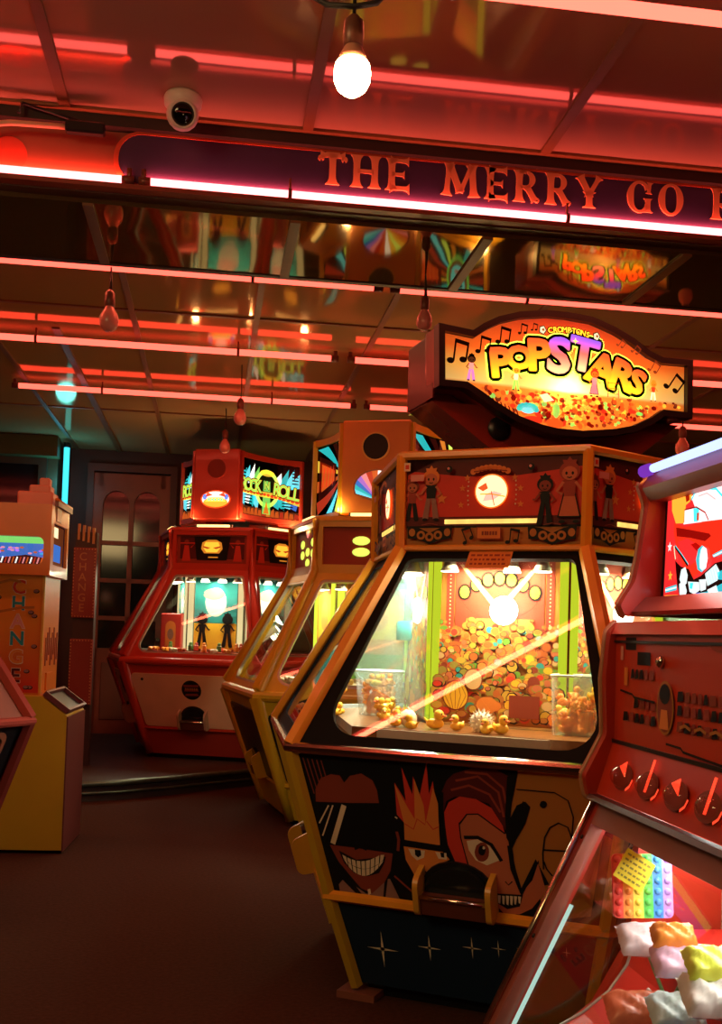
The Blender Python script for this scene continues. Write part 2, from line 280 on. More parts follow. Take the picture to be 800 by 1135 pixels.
ART = {"faces": [["s", "brown", 0.004, [[-0.516, 0.494], [-0.487, 0.368]]], ["s", "brown", 0.004, [[-0.5, 0.493], [-0.473, 0.375]]], ["s", "brown", 0.004, [[-0.483, 0.492], [-0.459, 0.383]]], ["s", "brown", 0.004, [[-0.466, 0.491], [-0.445, 0.391]]], ["s", "brown", 0.004, [[-0.45, 0.49], [-0.431, 0.398]]], ["p", "brown", [[-0.484, 0.34], [-0.481, 0.385], [-0.458, 0.426], [-0.419, 0.444], [-0.387, 0.442], [-0.373, 0.418], [-0.35, 0.444], [-0.309, 0.456], [-0.271, 0.435], [-0.258, 0.401], [-0.255, 0.357], [-0.376, 0.346]]], ["p", "brown", [[-0.448, 0.187], [-0.35, 0.186], [-0.221, 0.181], [-0.234, 0.118], [-0.263, 0.065], [-0.307, 0.026], [-0.346, 0.038], [-0.384, 0.083], [-0.421, 0.128]]], ["p", "black", [[-0.459, 0.329], [-0.409, 0.338], [-0.255, 0.357], [-0.203, 0.315], [-0.198, 0.188], [-0.349, 0.188], [-0.453, 0.186]]], ["s", "cream", 0.005, [[-0.438, 0.331], [-0.479, 0.262]]], ["s", "cream", 0.005, [[-0.422, 0.333], [-0.471, 0.217]]], ["s", "cream", 0.018, [[-0.381, 0.337], [-0.436, 0.192]]], ["s", "black", 0.008, [[-0.357, 0.181], [-0.337, 0.192], [-0.313, 0.184]]], ["p", "black", [[-0.416, 0.17], [-0.354, 0.143], [-0.247, 0.167], [-0.253, 0.144], [-0.276, 0.104], [-0.318, 0.087], [-0.367, 0.093], [-0.401, 0.126]]], ["p", "cream", [[-0.404, 0.156], [-0.391, 0.149], [-0.389, 0.134], [-0.402, 0.145]]], ["p", "cream", [[-0.402, 0.144], [-0.389, 0.133], [-0.387, 0.117], [-0.397, 0.134]]], ["p", "cream", [[-0.387, 0.148], [-0.375, 0.143], [-0.374, 0.123], [-0.386, 0.132]]], ["p", "cream", [[-0.386, 0.13], [-0.374, 0.122], [-0.372, 0.101], [-0.384, 0.113]]], ["p", "cream", [[-0.371, 0.143], [-0.358, 0.14], [-0.357, 0.117], [-0.37, 0.121]]], ["p", "cream", [[-0.37, 0.12], [-0.358, 0.115], [-0.357, 0.092], [-0.369, 0.099]]], ["p", "cream", [[-0.353, 0.14], [-0.34, 0.14], [-0.341, 0.114], [-0.354, 0.116]]], ["p", "cream", [[-0.354, 0.114], [-0.341, 0.112], [-0.342, 0.088], [-0.354, 0.091]]], ["p", "cream", [[-0.336, 0.14], [-0.323, 0.143], [-0.325, 0.114], [-0.337, 0.113]]], ["p", "cream", [[-0.337, 0.112], [-0.325, 0.113], [-0.326, 0.088], [-0.339, 0.087]]], ["p", "cream", [[-0.319, 0.144], [-0.304, 0.149], [-0.308, 0.119], [-0.321, 0.115]]], ["p", "cream", [[-0.321, 0.114], [-0.308, 0.118], [-0.31, 0.094], [-0.323, 0.089]]], ["p", "cream", [[-0.301, 0.151], [-0.287, 0.159], [-0.291, 0.128], [-0.304, 0.12]]], ["p", "cream", [[-0.304, 0.119], [-0.291, 0.126], [-0.293, 0.107], [-0.307, 0.096]]], ["p", "cream", [[-0.283, 0.161], [-0.269, 0.17], [-0.273, 0.139], [-0.287, 0.13]]], ["p", "cream", [[-0.287, 0.128], [-0.273, 0.138], [-0.277, 0.123], [-0.29, 0.11]]], ["p", "cream", [[-0.264, 0.172], [-0.251, 0.174], [-0.256, 0.156], [-0.269, 0.142]]], ["p", "cream", [[-0.27, 0.141], [-0.256, 0.154], [-0.259, 0.146], [-0.274, 0.127]]], ["p", "greyed", [[-0.427, 0.044], [-0.411, 0.063], [-0.365, 0.018], [-0.387, 0.007], [-0.425, 0.019]]], ["p", "greyed", [[-0.245, 0.088], [-0.237, 0.089], [-0.207, 0.017], [-0.259, 0.018]]], ["p", "greyed", [[-0.363, 0.044], [-0.328, 0.023], [-0.305, 0.028], [-0.258, 0.074], [-0.267, 0.019], [-0.341, 0.015]]], ["p", "cream", [[-0.322, 0.039], [-0.312, 0.044], [-0.31, 0.026], [-0.32, 0.018]]], ["p", "red", [[-0.168, 0.295], [-0.194, 0.324], [-0.193, 0.435], [-0.159, 0.375], [-0.165, 0.491], [-0.135, 0.4], [-0.128, 0.463], [-0.111, 0.395], [-0.079, 0.513], [-0.078, 0.406], [-0.062, 0.453], [-0.054, 0.331], [-0.051, 0.3]]], ["p", "orange", [[-0.175, 0.218], [-0.171, 0.295], [-0.194, 0.43], [-0.15, 0.345], [-0.133, 0.314], [-0.125, 0.456], [-0.099, 0.366], [-0.097, 0.303], [-0.063, 0.43], [-0.05, 0.378], [-0.052, 0.316], [-0.053, 0.233]]], ["s", "red", 0.004, [[-0.169, 0.295], [-0.14, 0.278], [-0.125, 0.316], [-0.099, 0.299], [-0.093, 0.311], [-0.073, 0.285], [-0.054, 0.296]]], ["p", "orange", [[-0.179, 0.214], [-0.052, 0.217], [-0.023, 0.185], [-0.082, 0.154], [-0.117, 0.1], [-0.148, 0.113], [-0.175, 0.166]]], ["p", "black", [[-0.181, 0.238], [-0.031, 0.231], [-0.03, 0.209], [-0.179, 0.214]]], ["p", "cream", [[-0.164, 0.208], [-0.106, 0.207], [-0.111, 0.182], [-0.136, 0.169], [-0.154, 0.185]]], ["p", "black", [[-0.141, 0.207], [-0.121, 0.207], [-0.12, 0.189], [-0.131, 0.18], [-0.141, 0.188]]], ["p", "cream", [[-0.071, 0.207], [-0.033, 0.207], [-0.033, 0.184], [-0.061, 0.184]]], ["p", "black", [[-0.054, 0.207], [-0.041, 0.207], [-0.041, 0.19], [-0.052, 0.191]]], ["s", "black", 0.004, [[-0.131, 0.127], [-0.115, 0.134], [-0.102, 0.129]]], ["s", "brown", 0.01, [[-0.199, 0.264], [-0.194, 0.236], [-0.2, 0.195]]], ["s", "cream", 0.005, [[-0.201, 0.316], [-0.193, 0.311]]], ["s", "brown", 0.007, [[-0.22, 0.103], [-0.153, 0.047], [-0.122, 0.031]]], ["p", "tan", [[0.216, 0.515], [0.492, 0.545], [0.473, 0.356], [0.422, 0.049], [0.281, 0.012], [0.263, 0.105], [0.268, 0.22], [0.209, 0.113], [0.195, 0.172], [0.18, 0.256], [0.224, 0.329], [0.248, 0.392], [0.228, 0.413], [0.189, 0.356], [0.173, 0.308], [0.188, 0.401]]], ["p", "maroon", [[0.008, 0.483], [0.076, 0.511], [0.141, 0.512], [0.186, 0.491], [0.167, 0.308], [0.119, 0.394], [0.069, 0.404], [0.01, 0.407], [-0.021, 0.389], [-0.038, 0.332], [-0.034, 0.418], [-0.016, 0.458]]], ["s", "redbrown", 0.008, [[0.014, 0.461], [0.088, 0.482], [0.151, 0.435], [0.164, 0.353]]], ["s", "redbrown", 0.008, [[0.046, 0.493], [0.118, 0.492], [0.166, 0.451], [0.174, 0.4]]], ["s", "redbrown", 0.008, [[-0.003, 0.428], [0.057, 0.449], [0.122, 0.425], [0.154, 0.368]]], ["p", "red", [[-0.031, 0.349], [-0.013, 0.386], [0.025, 0.409], [0.077, 0.405], [0.126, 0.38], [0.159, 0.323], [0.166, 0.288], [0.081, 0.356], [0.044, 0.35], [0.017, 0.319], [0.019, 0.276], [0.038, 0.172], [-0.005, 0.169], [-0.029, 0.239]]], ["p", "skin", [[0.018, 0.314], [0.044, 0.35], [0.081, 0.355], [0.172, 0.294], [0.177, 0.247], [0.18, 0.171], [0.205, 0.096], [0.244, 0.148], [0.265, 0.209], [0.282, 0.138], [0.285, 0.115], [0.239, 0.05], [0.198, 0.024], [0.15, 0.016], [0.122, 0.045], [0.114, 0.131], [0.04, 0.177], [0.019, 0.268]]], ["s", "black", 0.005, [[0.018, 0.314], [0.044, 0.35], [0.081, 0.355], [0.165, 0.297]]], ["s", "black", 0.006, [[-0.031, 0.418], [-0.036, 0.348], [-0.029, 0.239], [-0.002, 0.164]]], ["s", "black", 0.004, [[0.017, 0.319], [0.019, 0.268], [0.037, 0.177]]], ["p", "cream", [[0.038, 0.259], [0.075, 0.268], [0.111, 0.25], [0.146, 0.206], [0.1, 0.181], [0.064, 0.195], [0.043, 0.228]]], ["p", "brown", [[0.11, 0.229], [0.108, 0.216], [0.104, 0.206], [0.097, 0.198], [0.089, 0.193], [0.08, 0.192], [0.073, 0.194], [0.067, 0.202], [0.063, 0.211], [0.062, 0.223], [0.065, 0.234], [0.069, 0.246], [0.077, 0.253], [0.084, 0.258], [0.093, 0.259], [0.1, 0.256], [0.106, 0.25], [0.11, 0.239]]], ["p", "black", [[0.099, 0.232], [0.097, 0.227], [0.095, 0.221], [0.092, 0.216], [0.088, 0.214], [0.084, 0.214], [0.08, 0.215], [0.077, 0.218], [0.075, 0.224], [0.075, 0.23], [0.076, 0.235], [0.078, 0.241], [0.081, 0.246], [0.086, 0.248], [0.09, 0.249], [0.094, 0.247], [0.096, 0.243], [0.099, 0.238]]], ["p", "cream", [[0.098, 0.241], [0.097, 0.239], [0.096, 0.238], [0.095, 0.236], [0.094, 0.236], [0.092, 0.236], [0.091, 0.236], [0.09, 0.237], [0.089, 0.239], [0.089, 0.24], [0.09, 0.242], [0.09, 0.245], [0.091, 0.245], [0.093, 0.246], [0.094, 0.247], [0.095, 0.246], [0.096, 0.245], [0.097, 0.243]]], ["s", "black", 0.012, [[0.03, 0.27], [0.076, 0.275], [0.119, 0.255], [0.149, 0.202]]], ["s", "black", 0.004, [[0.157, 0.133], [0.167, 0.122], [0.18, 0.136]]], ["p", "black", [[0.122, 0.087], [0.212, 0.094], [0.2, 0.052], [0.159, 0.037], [0.13, 0.052]]], ["p", "cream", [[0.13, 0.082], [0.14, 0.082], [0.137, 0.053], [0.13, 0.055]]], ["p", "cream", [[0.144, 0.082], [0.153, 0.082], [0.15, 0.051], [0.144, 0.054]]], ["p", "cream", [[0.157, 0.084], [0.167, 0.084], [0.163, 0.051], [0.157, 0.054]]], ["p", "cream", [[0.17, 0.085], [0.18, 0.085], [0.176, 0.053], [0.17, 0.055]]], ["p", "cream", [[0.183, 0.086], [0.193, 0.086], [0.188, 0.057], [0.183, 0.058]]], ["p", "cream", [[0.196, 0.087], [0.206, 0.087], [0.202, 0.062], [0.197, 0.064]]], ["p", "black", [[0.182, 0.49], [0.217, 0.508], [0.192, 0.401], [0.186, 0.355], [0.207, 0.397], [0.235, 0.413], [0.25, 0.396], [0.232, 0.338], [0.2, 0.281], [0.186, 0.249], [0.169, 0.285], [0.169, 0.362]]], ["s", "black", 0.016, [[0.178, 0.259], [0.184, 0.179], [0.205, 0.096], [0.262, 0.216], [0.29, 0.139]]], ["s", "black", 0.005, [[0.282, 0.191], [0.282, 0.245], [0.29, 0.299], [0.308, 0.334], [0.335, 0.352], [0.363, 0.341], [0.377, 0.294]]], ["s", "black", 0.006, [[0.284, 0.257], [0.375, 0.262]]], ["s", "black", 0.005, [[0.284, 0.218], [0.292, 0.193], [0.309, 0.172]]], ["s", "black", 0.004, [[0.209, 0.451], [0.327, 0.451], [0.367, 0.429], [0.381, 0.376], [0.373, 0.301]]], ["p", "black", [[0.302, 0.41], [0.301, 0.405], [0.299, 0.402], [0.296, 0.399], [0.292, 0.397], [0.288, 0.397], [0.285, 0.398], [0.282, 0.4], [0.28, 0.403], [0.279, 0.407], [0.281, 0.412], [0.283, 0.416], [0.286, 0.419], [0.29, 0.42], [0.293, 0.421], [0.297, 0.42], [0.3, 0.418], [0.302, 0.414]]]], "faces_w": [0.465, 0.555, 0.5381], "spark": [[-0.291, 0.148, 0.058, 0.072], [-0.12, 0.181, 0.042, 0.05], [0.029, 0.205, 0.034, 0.042], [0.118, 0.217, 0.026, 0.034]], "kick_w": [0.4, 0.465, 0.3345], "sign_outline": [[-0.532, 0.265], [-0.398, 0.254], [-0.356, 0.285], [-0.3, 0.316], [-0.213, 0.345], [-0.103, 0.363], [-0.021, 0.366], [0.086, 0.361], [0.187, 0.332], [0.266, 0.299], [0.337, 0.258], [0.394, 0.239], [0.526, 0.243], [0.529, 0.012], [0.407, 0.013], [0.36, -0.02], [0.282, -0.059], [0.197, -0.08], [0.06, -0.099], [-0.053, -0.099], [-0.12, -0.09], [-0.216, -0.065], [-0.311, -0.02], [-0.37, 0.014], [-0.42, 0.039], [-0.524, 0.038]], "sign_letters": [["P", -0.284, 0.153, 0.1054, 8], ["O", -0.207, 0.179, 0.0816, 6], ["P", -0.13, 0.198, 0.1156, 4], ["S", -0.045, 0.206, 0.1292, -2], ["T", 0.059, 0.219, 0.1224, -8], ["A", 0.14, 0.171, 0.1156, -14], ["R", 0.224, 0.158, 0.1054, -18], ["S", 0.289, 0.137, 0.0884, -22]], "sign_pts": {"hot": [-0.002, 0.101], "cromp": [0.019, 0.292], "tl": [-0.518, 0.26], "br": [0.519, 0.019], "floorL": [-0.511, 0.04], "floorR": [0.518, 0.064], "fig1": [-0.397, 0.104], "fig2": [-0.22, 0.079], "fig3": [0.101, 0.101], "fig4": [0.35, 0.084], "wall": [0.177, 0.084], "note1": [-0.463, 0.17], "note2": [-0.364, 0.204], "note3": [-0.286, 0.247], "note4": [-0.207, 0.279], "note5": [-0.16, 0.291], "r1": [0.204, 0.271], "r2": [0.267, 0.254], "r3": [0.346, 0.196], "r4": [0.435, 0.145], "mop": [-0.166, -0.01], "cactus": [-0.055, -0.013], "pump": [-0.054, -0.057], "cassL": [-0.116, 0.297], "cassR": [0.103, 0.291]}, "crown": {"lamp": [-0.0, 0.206], "lampr": [0.06, 0.204], "arch": [-0.003, 0.282], "s1": [-0.107, 0.218], "s2": [-0.112, 0.159], "s3": [0.102, 0.214], "s4": [0.103, 0.159], "s5": [-0.184, 0.183], "s6": [-0.09, 0.254], "s7": [0.081, 0.252], "f1": [-0.295, 0.181], "f2": [-0.218, 0.21], "f3": [0.2, 0.171], "f4": [0.274, 0.194], "strip0": [-0.172, 0.093], "strip1": [0.168, 0.109], "w1": [-0.222, 0.06], "w2": [0.219, 0.056], "n1": [-0.088, 0.05], "n2": [0.078, 0.048], "b0": [-0.047, 0.036], "b1": [0.041, 0.079], "st1": [-0.31, 0.296], "st2": [-0.267, 0.256], "sc1": [-0.151, 0.284], "sc2": [0.144, 0.284], "div": [0.018, 0.101], "bot": [0.021, 0.01], "top": [0.013, 0.323], "notice": [-0.005, -0.032]}, "crown_w": [0.33, 0.33, 0.3395], "glass": {"tl": [-0.297, 0.738], "tr": [0.307, 0.758], "bl": [-0.416, 0.044], "br": [0.478, 0.05], "bl2": [-0.481, 0.09], "tl2": [-0.323, 0.668], "pink0": [-0.353, 0.016], "pink1": [0.365, 0.569], "notice0": [-0.076, 0.776], "notice1": [0.079, 0.708]}, "glass_w": [0.555, 0.33, 0.7859], "col": {"tl": [-0.211, 0.563], "tr": [0.224, 0.567], "bl": [-0.227, 0.059], "br": [0.233, 0.071], "lampc": [0.022, 0.413], "crowdtop": [0.024, 0.342], "pump": [-0.156, 0.129]}, "col_w": [0.25, 0.25, 0.66]}
# ------------------------------------------------------------------ the room
RB = Matrix.Rotation(BETA, 4, 'Z')
carpet = mat('dark_patterned_carpet', (.06, .022, .011), rough=.95, noise=.45, scale=60, bump=.3, spec=.1)
wallm = mat('dark_red_wall', (.09, .022, .014), rough=.6, noise=.2, scale=3)
plat = mat('platform_boards', (.05, .028, .02), rough=.6, noise=.3, scale=12)
platedge = mat('platform_metal_edge', (.10, .13, .09), rough=.35, metal=.6, noise=.4, scale=25)
def mirror_ceiling(name, base, rough, hazecol, haze, wave=.02):
    m = bpy.data.materials.new(name); m.use_nodes = True; nt = m.node_tree; nt.nodes.clear()
    o = nt.nodes.new('ShaderNodeOutputMaterial'); g = nt.nodes.new('ShaderNodeBsdfGlossy'); g.inputs['Roughness'].default_value = rough; g.inputs[0].default_value = (*base, 1)
    g2 = nt.nodes.new('ShaderNodeBsdfDiffuse'); g2.inputs[0].default_value = (*hazecol, 1)
    tc = nt.nodes.new('ShaderNodeTexCoord'); nz = nt.nodes.new('ShaderNodeTexNoise'); nz.inputs['Scale'].default_value = 1.6; nz.inputs['Detail'].default_value = 2
    nt.links.new(tc.outputs['Object'], nz.inputs['Vector'])
    bp = nt.nodes.new('ShaderNodeBump'); bp.inputs['Strength'].default_value = .3; bp.inputs['Distance'].default_value = wave
    nt.links.new(nz.outputs['Fac'], bp.inputs['Height']); nt.links.new(bp.outputs['Normal'], g.inputs['Normal'])
    mx = nt.nodes.new('ShaderNodeMixShader'); mx.inputs[0].default_value = haze
    nt.links.new(g.outputs[0], mx.inputs[1]); nt.links.new(g2.outputs[0], mx.inputs[2]); nt.links.new(mx.outputs[0], o.inputs[0]); return m
CEIL = mirror_ceiling('smoked_mirror_ceiling', (.50, .34, .22), .06, (.75, .45, .22), .5, .006)
CEILD = mirror_ceiling('dark_smoked_mirror', (.42, .33, .2), .05, (.2, .12, .05), .35, .008)
CEILU = mirror_ceiling('hazy_smoked_mirror', (.42, .22, .17), .05, (.62, .36, .28), .62, .003)
strip = mat('brown_joint_strip', (.22, .085, .03), rough=.5)
def slab(name, u0, u1, v0, v1, z0, z1, m, th=None):
    return struct(name, MB().box(((u0 + u1) / 2, (v0 + v1) / 2, (z0 + z1) / 2), (u1 - u0, v1 - v0, z1 - z0), m), RB)
UL, UR, VB, VF = -5.2, 6.0, -2.6, 11.6
slab('floor', UL, UR, VB, VF, -.1, 0, carpet)
slab('ceiling', UL, UR, 5.42, VF, 3.15, 3.2, CEIL)
slab('ceiling', UL, UR, 4.62, 5.36, 3.07, 3.12, CEILD)
slab('ceiling', UL, UR, VB, 4.56, 3.42, 3.47, CEILU)
slab('trim_1', UL, UR, 5.36, 5.40, 3.065, 3.2, mat('dark_lip', (.03, .01, .008), rough=.5))
tn = [1]
def strut(u, v0, v1, z, w=.045, u2=None):
    tn[0] += 1; u2 = u if u2 is None else u2; mb = MB()
    mb.prism([(u - w / 2, v0), (u + w / 2, v0), (u2 + w / 2, v1), (u2 - w / 2, v1)], z - .012, z, strip); struct('trim_%d' % tn[0], mb, RB)
for u in (-1.65, -.69, .325, 1.38, 2.4): strut(u, VB, 4.5, 3.42)
for u in (-1.55, -.6, .295, 1.17, 2.12, 3.05): strut(u, 4.62, 5.36, 3.07)
for u in (-1.5, -.55, .195, .95, 1.8, 2.7, 3.6): strut(u, 5.42, 11.6, 3.15, .035)
strut(-1.06, 6.9, 11.6, 3.15, .05)
for v in (6.4, 9.4):
    tn[0] += 1; struct('trim_%d' % tn[0], MB().box((.4, v, 3.145), (11, .03, .01), strip), RB)
slab('wall_back', UL, UR, VF, VF + .1, 0, 3.2, wallm)
slab('wall_left', UL - .1, UL, VB, VF, 0, 3.5, wallm)
slab('wall_right', UR, UR + .1, VB, VF, 0, 3.5, wallm)
slab('wall_rear', UL, UR, VB - .1, VB, 0, 3.5, wallm)
# booth that projects at the back left, with a dark window
slab('wall_booth', -5.2, -1.62, 11.05, 11.6, .13, 3.15, mat('booth_panel', (.05, .03, .012), rough=.5))
wb = MB(); wf = mat('window_frame_dark', (.03, .02, .012), rough=.45)
wb.ring([(-4.6, 1.2), (-1.72, 1.2), (-1.72, 2.95), (-4.6, 2.95)], [(-4.52, 1.28), (-1.8, 1.28), (-1.8, 2.87), (-4.52, 2.87)], -.0, .05, wf, Matrix.Translation((0, 11.05, 0)) @ Matrix.Rotation(PI / 2, 4, 'X'))
w = struct('window_1', wb, RB)
part('window_pane', MB().box((-3.16, 11.03, 2.07), (2.72, .01, 1.6), mat('night_glass', (.004, .006, .008), rough=.08)), w)
sb = MB().box((-3.4, 10.95, 3.04), (3.6, .2, .2), mat('soffit', (.09, .07, .02), rough=.6)); struct('trim_40', sb, RB)
# platform at the back with a curved metal nosing
pp = []
for i in range(33):
    t = i / 32; u = -5.2 + 11.2 * t; k = min(1, max(0, (u + 1.2) / 2.4)); pp.append((u, 7.75 + 1.35 * k * k * (3 - 2 * k)))
pm = MB(); pm.prism(pp + [(6.0, 11.6), (-5.2, 11.6)], 0, .13, plat); struct('floor', pm, RB)
tn[0] = 41
ed = MB(); ed.tube([(a, b - .01, .125) for a, b in pp], .022, platedge, 6); ed.tube([(a, b - .012, .06) for a, b in pp], .012, platedge, 6); struct('trim_41', ed, RB)
# panelled door, back wall
du, dw = -.905, .80
dm = mat('dark_red_door_wood', (.30, .045, .02), rough=.4, noise=.3, scale=9)
MD = RB @ Matrix.Translation((du, 11.56, .13)) @ Matrix.Rotation(PI / 2, 4, 'X')
fr = MB(); fr.ring([(-.47, 0), (.47, 0), (.47, 2.86), (-.47, 2.86)], [(-.4, .005), (.4, .005), (.4, 2.78), (-.4, 2.78)], -.04, .06, mat('door_frame_wood', (.12, .03, .02), rough=.5)); struct('trim_42', fr, MD)
dr = MB(); dr.box((0, 1.38, -.02), (.8, 2.76, .04), mat('night_glass', (.004, .006, .008), rough=.08))
for x in (-.35, .35): dr.box((x, 1.38, .02), (.1, 2.76, .045), dm)
dr.box((0, .45, .02), (.7, .9, .045), dm); dr.box((0, 2.69, .02), (.7, .14, .045), dm)
dr.box((0, 1.75, .022), (.05, 1.8, .035), dm)
for y in (1.22, 1.62, 2.02): dr.box((0, y, .022), (.7, .045, .035), dm)
for s in (-1, 1):   # arched heads of the two top lights
    dr.prism([(s * .16 - .15, 2.64), (s * .16 - .15, 2.42)] + [(s * .16 - .14 * math.cos(PI * i / 10), 2.42 + .16 * math.sin(PI * i / 10)) for i in range(11)] + [(s * .16 + .15, 2.42), (s * .16 + .15, 2.64)], 0, .04, dm)
door = struct('door_1', dr, MD)
part('door_panel', MB().box((0, .45, .05), (.5, .6, .02), mat('door_panel_red', (.2, .04, .02), rough=.4), bev=.006), door)
kb = MB(); kb.ball((.33, 1.0, .09), .03, CHROME); kb.tube([(.33, 1.0, .04), (.33, 1.0, .09)], .012, CHROME, 6); part('door_handle', kb, door)

# ------------------------------------------------------------------ neon tubes
def neon(u0, u1, v, z, col, s, label, lampw, r=.02, gaps=(), group='red neon tubes under the mirrored ceiling', tail=True, v1=None):
    v1 = v if v1 is None else v1
    c = uv((u0 + u1) / 2, (v + v1) / 2, z); t = thing('neon_tube', label, 'neon light', c, BETA + math.atan2(v1 - v, u1 - u0), group)
    L = u1 - u0; em = emis('neon_%s_%g' % (group[:4], s), col, s, .08, 3)
    mb = MB(); mb.tube([(-L / 2, 0, 0), (L / 2, 0, 0)], r, em, 12); part('glass_tube', mb, t)
    cap = mat('electrode_cap', (.2, .05, .03), rough=.4)
    for sx in (-1, 1):
        k = MB(); k.tube([(sx * (L / 2 - .03), 0, 0), (sx * (L / 2 + .02), 0, 0)], r * 1.12, cap, 8)
        k.tube([(sx * (L / 2 + .0), 0, 0), (sx * (L / 2 + .0), 0, .05)], r * .7, cap, 6); part('electrode', k, t)
    n = max(2, int(L / 1.1))
    for i in range(n):
        x = -L / 2 + L * (i + .5) / n; k = MB(); k.tube([(x, 0, .07 if z != 2.985 else .43), (x, 0, .0)], .006, cap, 6); k.ring(ell(0, 0, r * 1.5, n=12), ell(0, 0, r * 1.12, n=12), -.008, .008, cap, Matrix.Translation((x, 0, 0)) @ Matrix.Rotation(PI / 2, 4, 'Y')); part('clip', k, t)
    if lampw:
        l = lamp('AREA', c - Vector((0, 0, r + .01)), lampw * .5, (1, .15, .07), L, (0, 0, BETA), size_y=.03, name='neon_glow_light')
        k = .6 if z == 3.14 else 0.; o_ = uv(0, 1) * k
        if z == 3.08: return t
        l = lamp('AREA', c + Vector((0, 0, r + .008)) + o_ * .02, lampw * (.3 if z == 3.14 else .16), (1, .12, .06), L, size_y=.02, name='neon_glow_light')
        zz = -(Vector((0, 0, 1)) + o_).normalized(); xx = E1.copy(); yy = zz.cross(xx); l.matrix_world = Matrix(((xx.x, yy.x, zz.x, l.location.x), (xx.y, yy.y, zz.y, l.location.y), (xx.z, yy.z, zz.z, l.location.z), (0, 0, 0, 1)))
    return t
RC = (1, .07, .045)
neon(-4.2, -.42, 4.515, 3.14, (1, .17, .17), 6, 'bright red neon tube running under the sign board, its left length', 26, .017)
neon(-.36, 4.6, 4.515, 3.14, (1, .17, .17), 6, 'bright red neon tube running under the lettered sign board', 34, .017)
neon(-4.5, .80, 5.46, 3.08, RC, 3.6, 'red neon tube on the ceiling step behind the sign board, left length', 22)
neon(.88, 5.2, 5.46, 3.08, RC, 3.6, 'red neon tube crossing the ceiling just above the pop star sign', 22)
neon(-4.4, .74, 6.95, 3.08, RC, 3.6, 'middle red neon tube on the mirrored ceiling, left length', 20)
neon(.84, 5.0, 6.95, 3.08, RC, 3.6, 'middle red neon tube on the mirrored ceiling, right length', 18)
neon(-1.57, 1.05, 8.36, 3.08, RC, 3.4, 'farthest short red neon tube over the red machine', 14)
neon(1.15, 4.4, 8.36, 3.08, RC, 3.4, 'farthest red neon tube, right length behind the signs', 14)
neon(-1.48, 4.0, 2.715, 2.985, RC, 5.0, 'red neon tube nearest the viewer at the top right corner', 30)
# cyan tube standing at the booth corner
ct = thing('neon_tube', 'upright cyan neon tube at the dark window corner', 'neon light', (-3.03, 10.72, 2.38), 0)
part('glass_tube', MB().tube([(0, 0, .02), (0, 0, .69)], .028, emis('neon_cyan', (.05, .72, .9), 1.5, .06, 3), 10), ct)
for z in (0, .7): part('electrode', MB().tube([(0, 0, z - .02), (0, 0, z + .03)], .036, BLACK, 8), ct)
part('bracket', MB().box((0, .05, .35), (.05, .05, .74), BLACK), ct)
lamp('POINT', (-3.03, 10.6, 2.7), 4, (.1, .8, 1), .1)

# ------------------------------------------------------------------ sign board
FS = thing('sign_board', 'long purple board lettered THE MERRY GO R above the red neon tube', 'sign', uv(0, 4.6, 3.10), BETA)
MF = Matrix.Rotation(PI / 2, 4, 'X')   # local x along, y up, z towards the viewer
plum = mat('plum_board', (.045, .022, .085), rough=.35, noise=.15); redp = mat('orange_red_board', (.26, .055, .03), rough=.45)
part('backing', MB().box((.4, .0, .16), (9.6, .1, .34), mat('board_backing', (.07, .02, .015), rough=.5)), FS)
part('left_panel', MB().box((-2.5, .13, .053), (4.2, .25, .006), redp), FS, MF)
pb = fillet([(-.47, .035), (5.1, .035), (5.1, .25), (-.47, .25)], [.1, .01, .01, .1], 8)
part('lettered_panel', MB().prism(pb, .056, .064, plum), FS, MF)
part('panel_border', MB().ring(fillet([(-.49, .018), (5.12, .018), (5.12, .262), (-.49, .262)], [.115, .01, .01, .115], 8), pb, .055, .068, mat('border_red', (.6, .07, .03), rough=.4)), FS, MF)
part('circle_mark', Art({'r': mat('circle_red', (.55, .04, .02), rough=.4)}).poly(ell(-.92, .12, .075), 'r'), FS, Matrix.Translation((0, -.0565, 0)) @ MF)
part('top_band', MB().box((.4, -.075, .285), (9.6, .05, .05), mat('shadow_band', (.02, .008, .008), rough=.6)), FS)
mo = MB(); mo.box((.4, -.09, .322), (9.6, .08, .03), strip); mo.box((.4, -.11, .34), (9.6, .03, .015), mat('moulding_edge', (.7, .25, .12), rough=.4)); part('moulding', mo, FS)
mb = MB(); mb.box((.4, -.075, .005), (9.6, .07, .02), mat('channel', (.3, .05, .03), rough=.4)); part('tube_channel', mb, FS)
# fairground serif letters
LT = mat('salmon_letter', (.95, .3, .16), rough=.5, noise=.05, emit=(1, .25, .12), es=.0)
def stem(mb, x0, y0, x1, y1, w, fl=1.9, wmid=1.):
    p = Vector((x0, y0)); q = Vector((x1, y1)); t = (q - p).normalized(); n = Vector((-t.y, t.x)); L = []; R = []
    for i in range(13):
        s = i / 12; k = w / 2 * (wmid + (fl - 1) * abs(2 * s - 1) ** 5); c = p + (q - p) * s; L.append(c + n * k); R.append(c - n * k)
    for i in range(12): mb.prism([L[i], L[i + 1], R[i + 1], R[i]], 0, .006, LT)
def arcp(mb, cx, cy, rx, ry, a0, a1, w0, w1, n=20):
    P = []
    for i in range(n + 1):
        a = (a0 + (a1 - a0) * i / n) * D; k = w0 + (w1 - w0) * abs(math.cos(a)) ** 1.5; P.append(((cx + (rx) * math.cos(a), cy + ry * math.sin(a)), (cx + (rx - k) * math.cos(a), cy + (ry - k * .8) * math.sin(a))))
    for i in range(n): mb.prism([P[i][0], P[i + 1][0], P[i + 1][1], P[i][1]], 0, .006, LT)
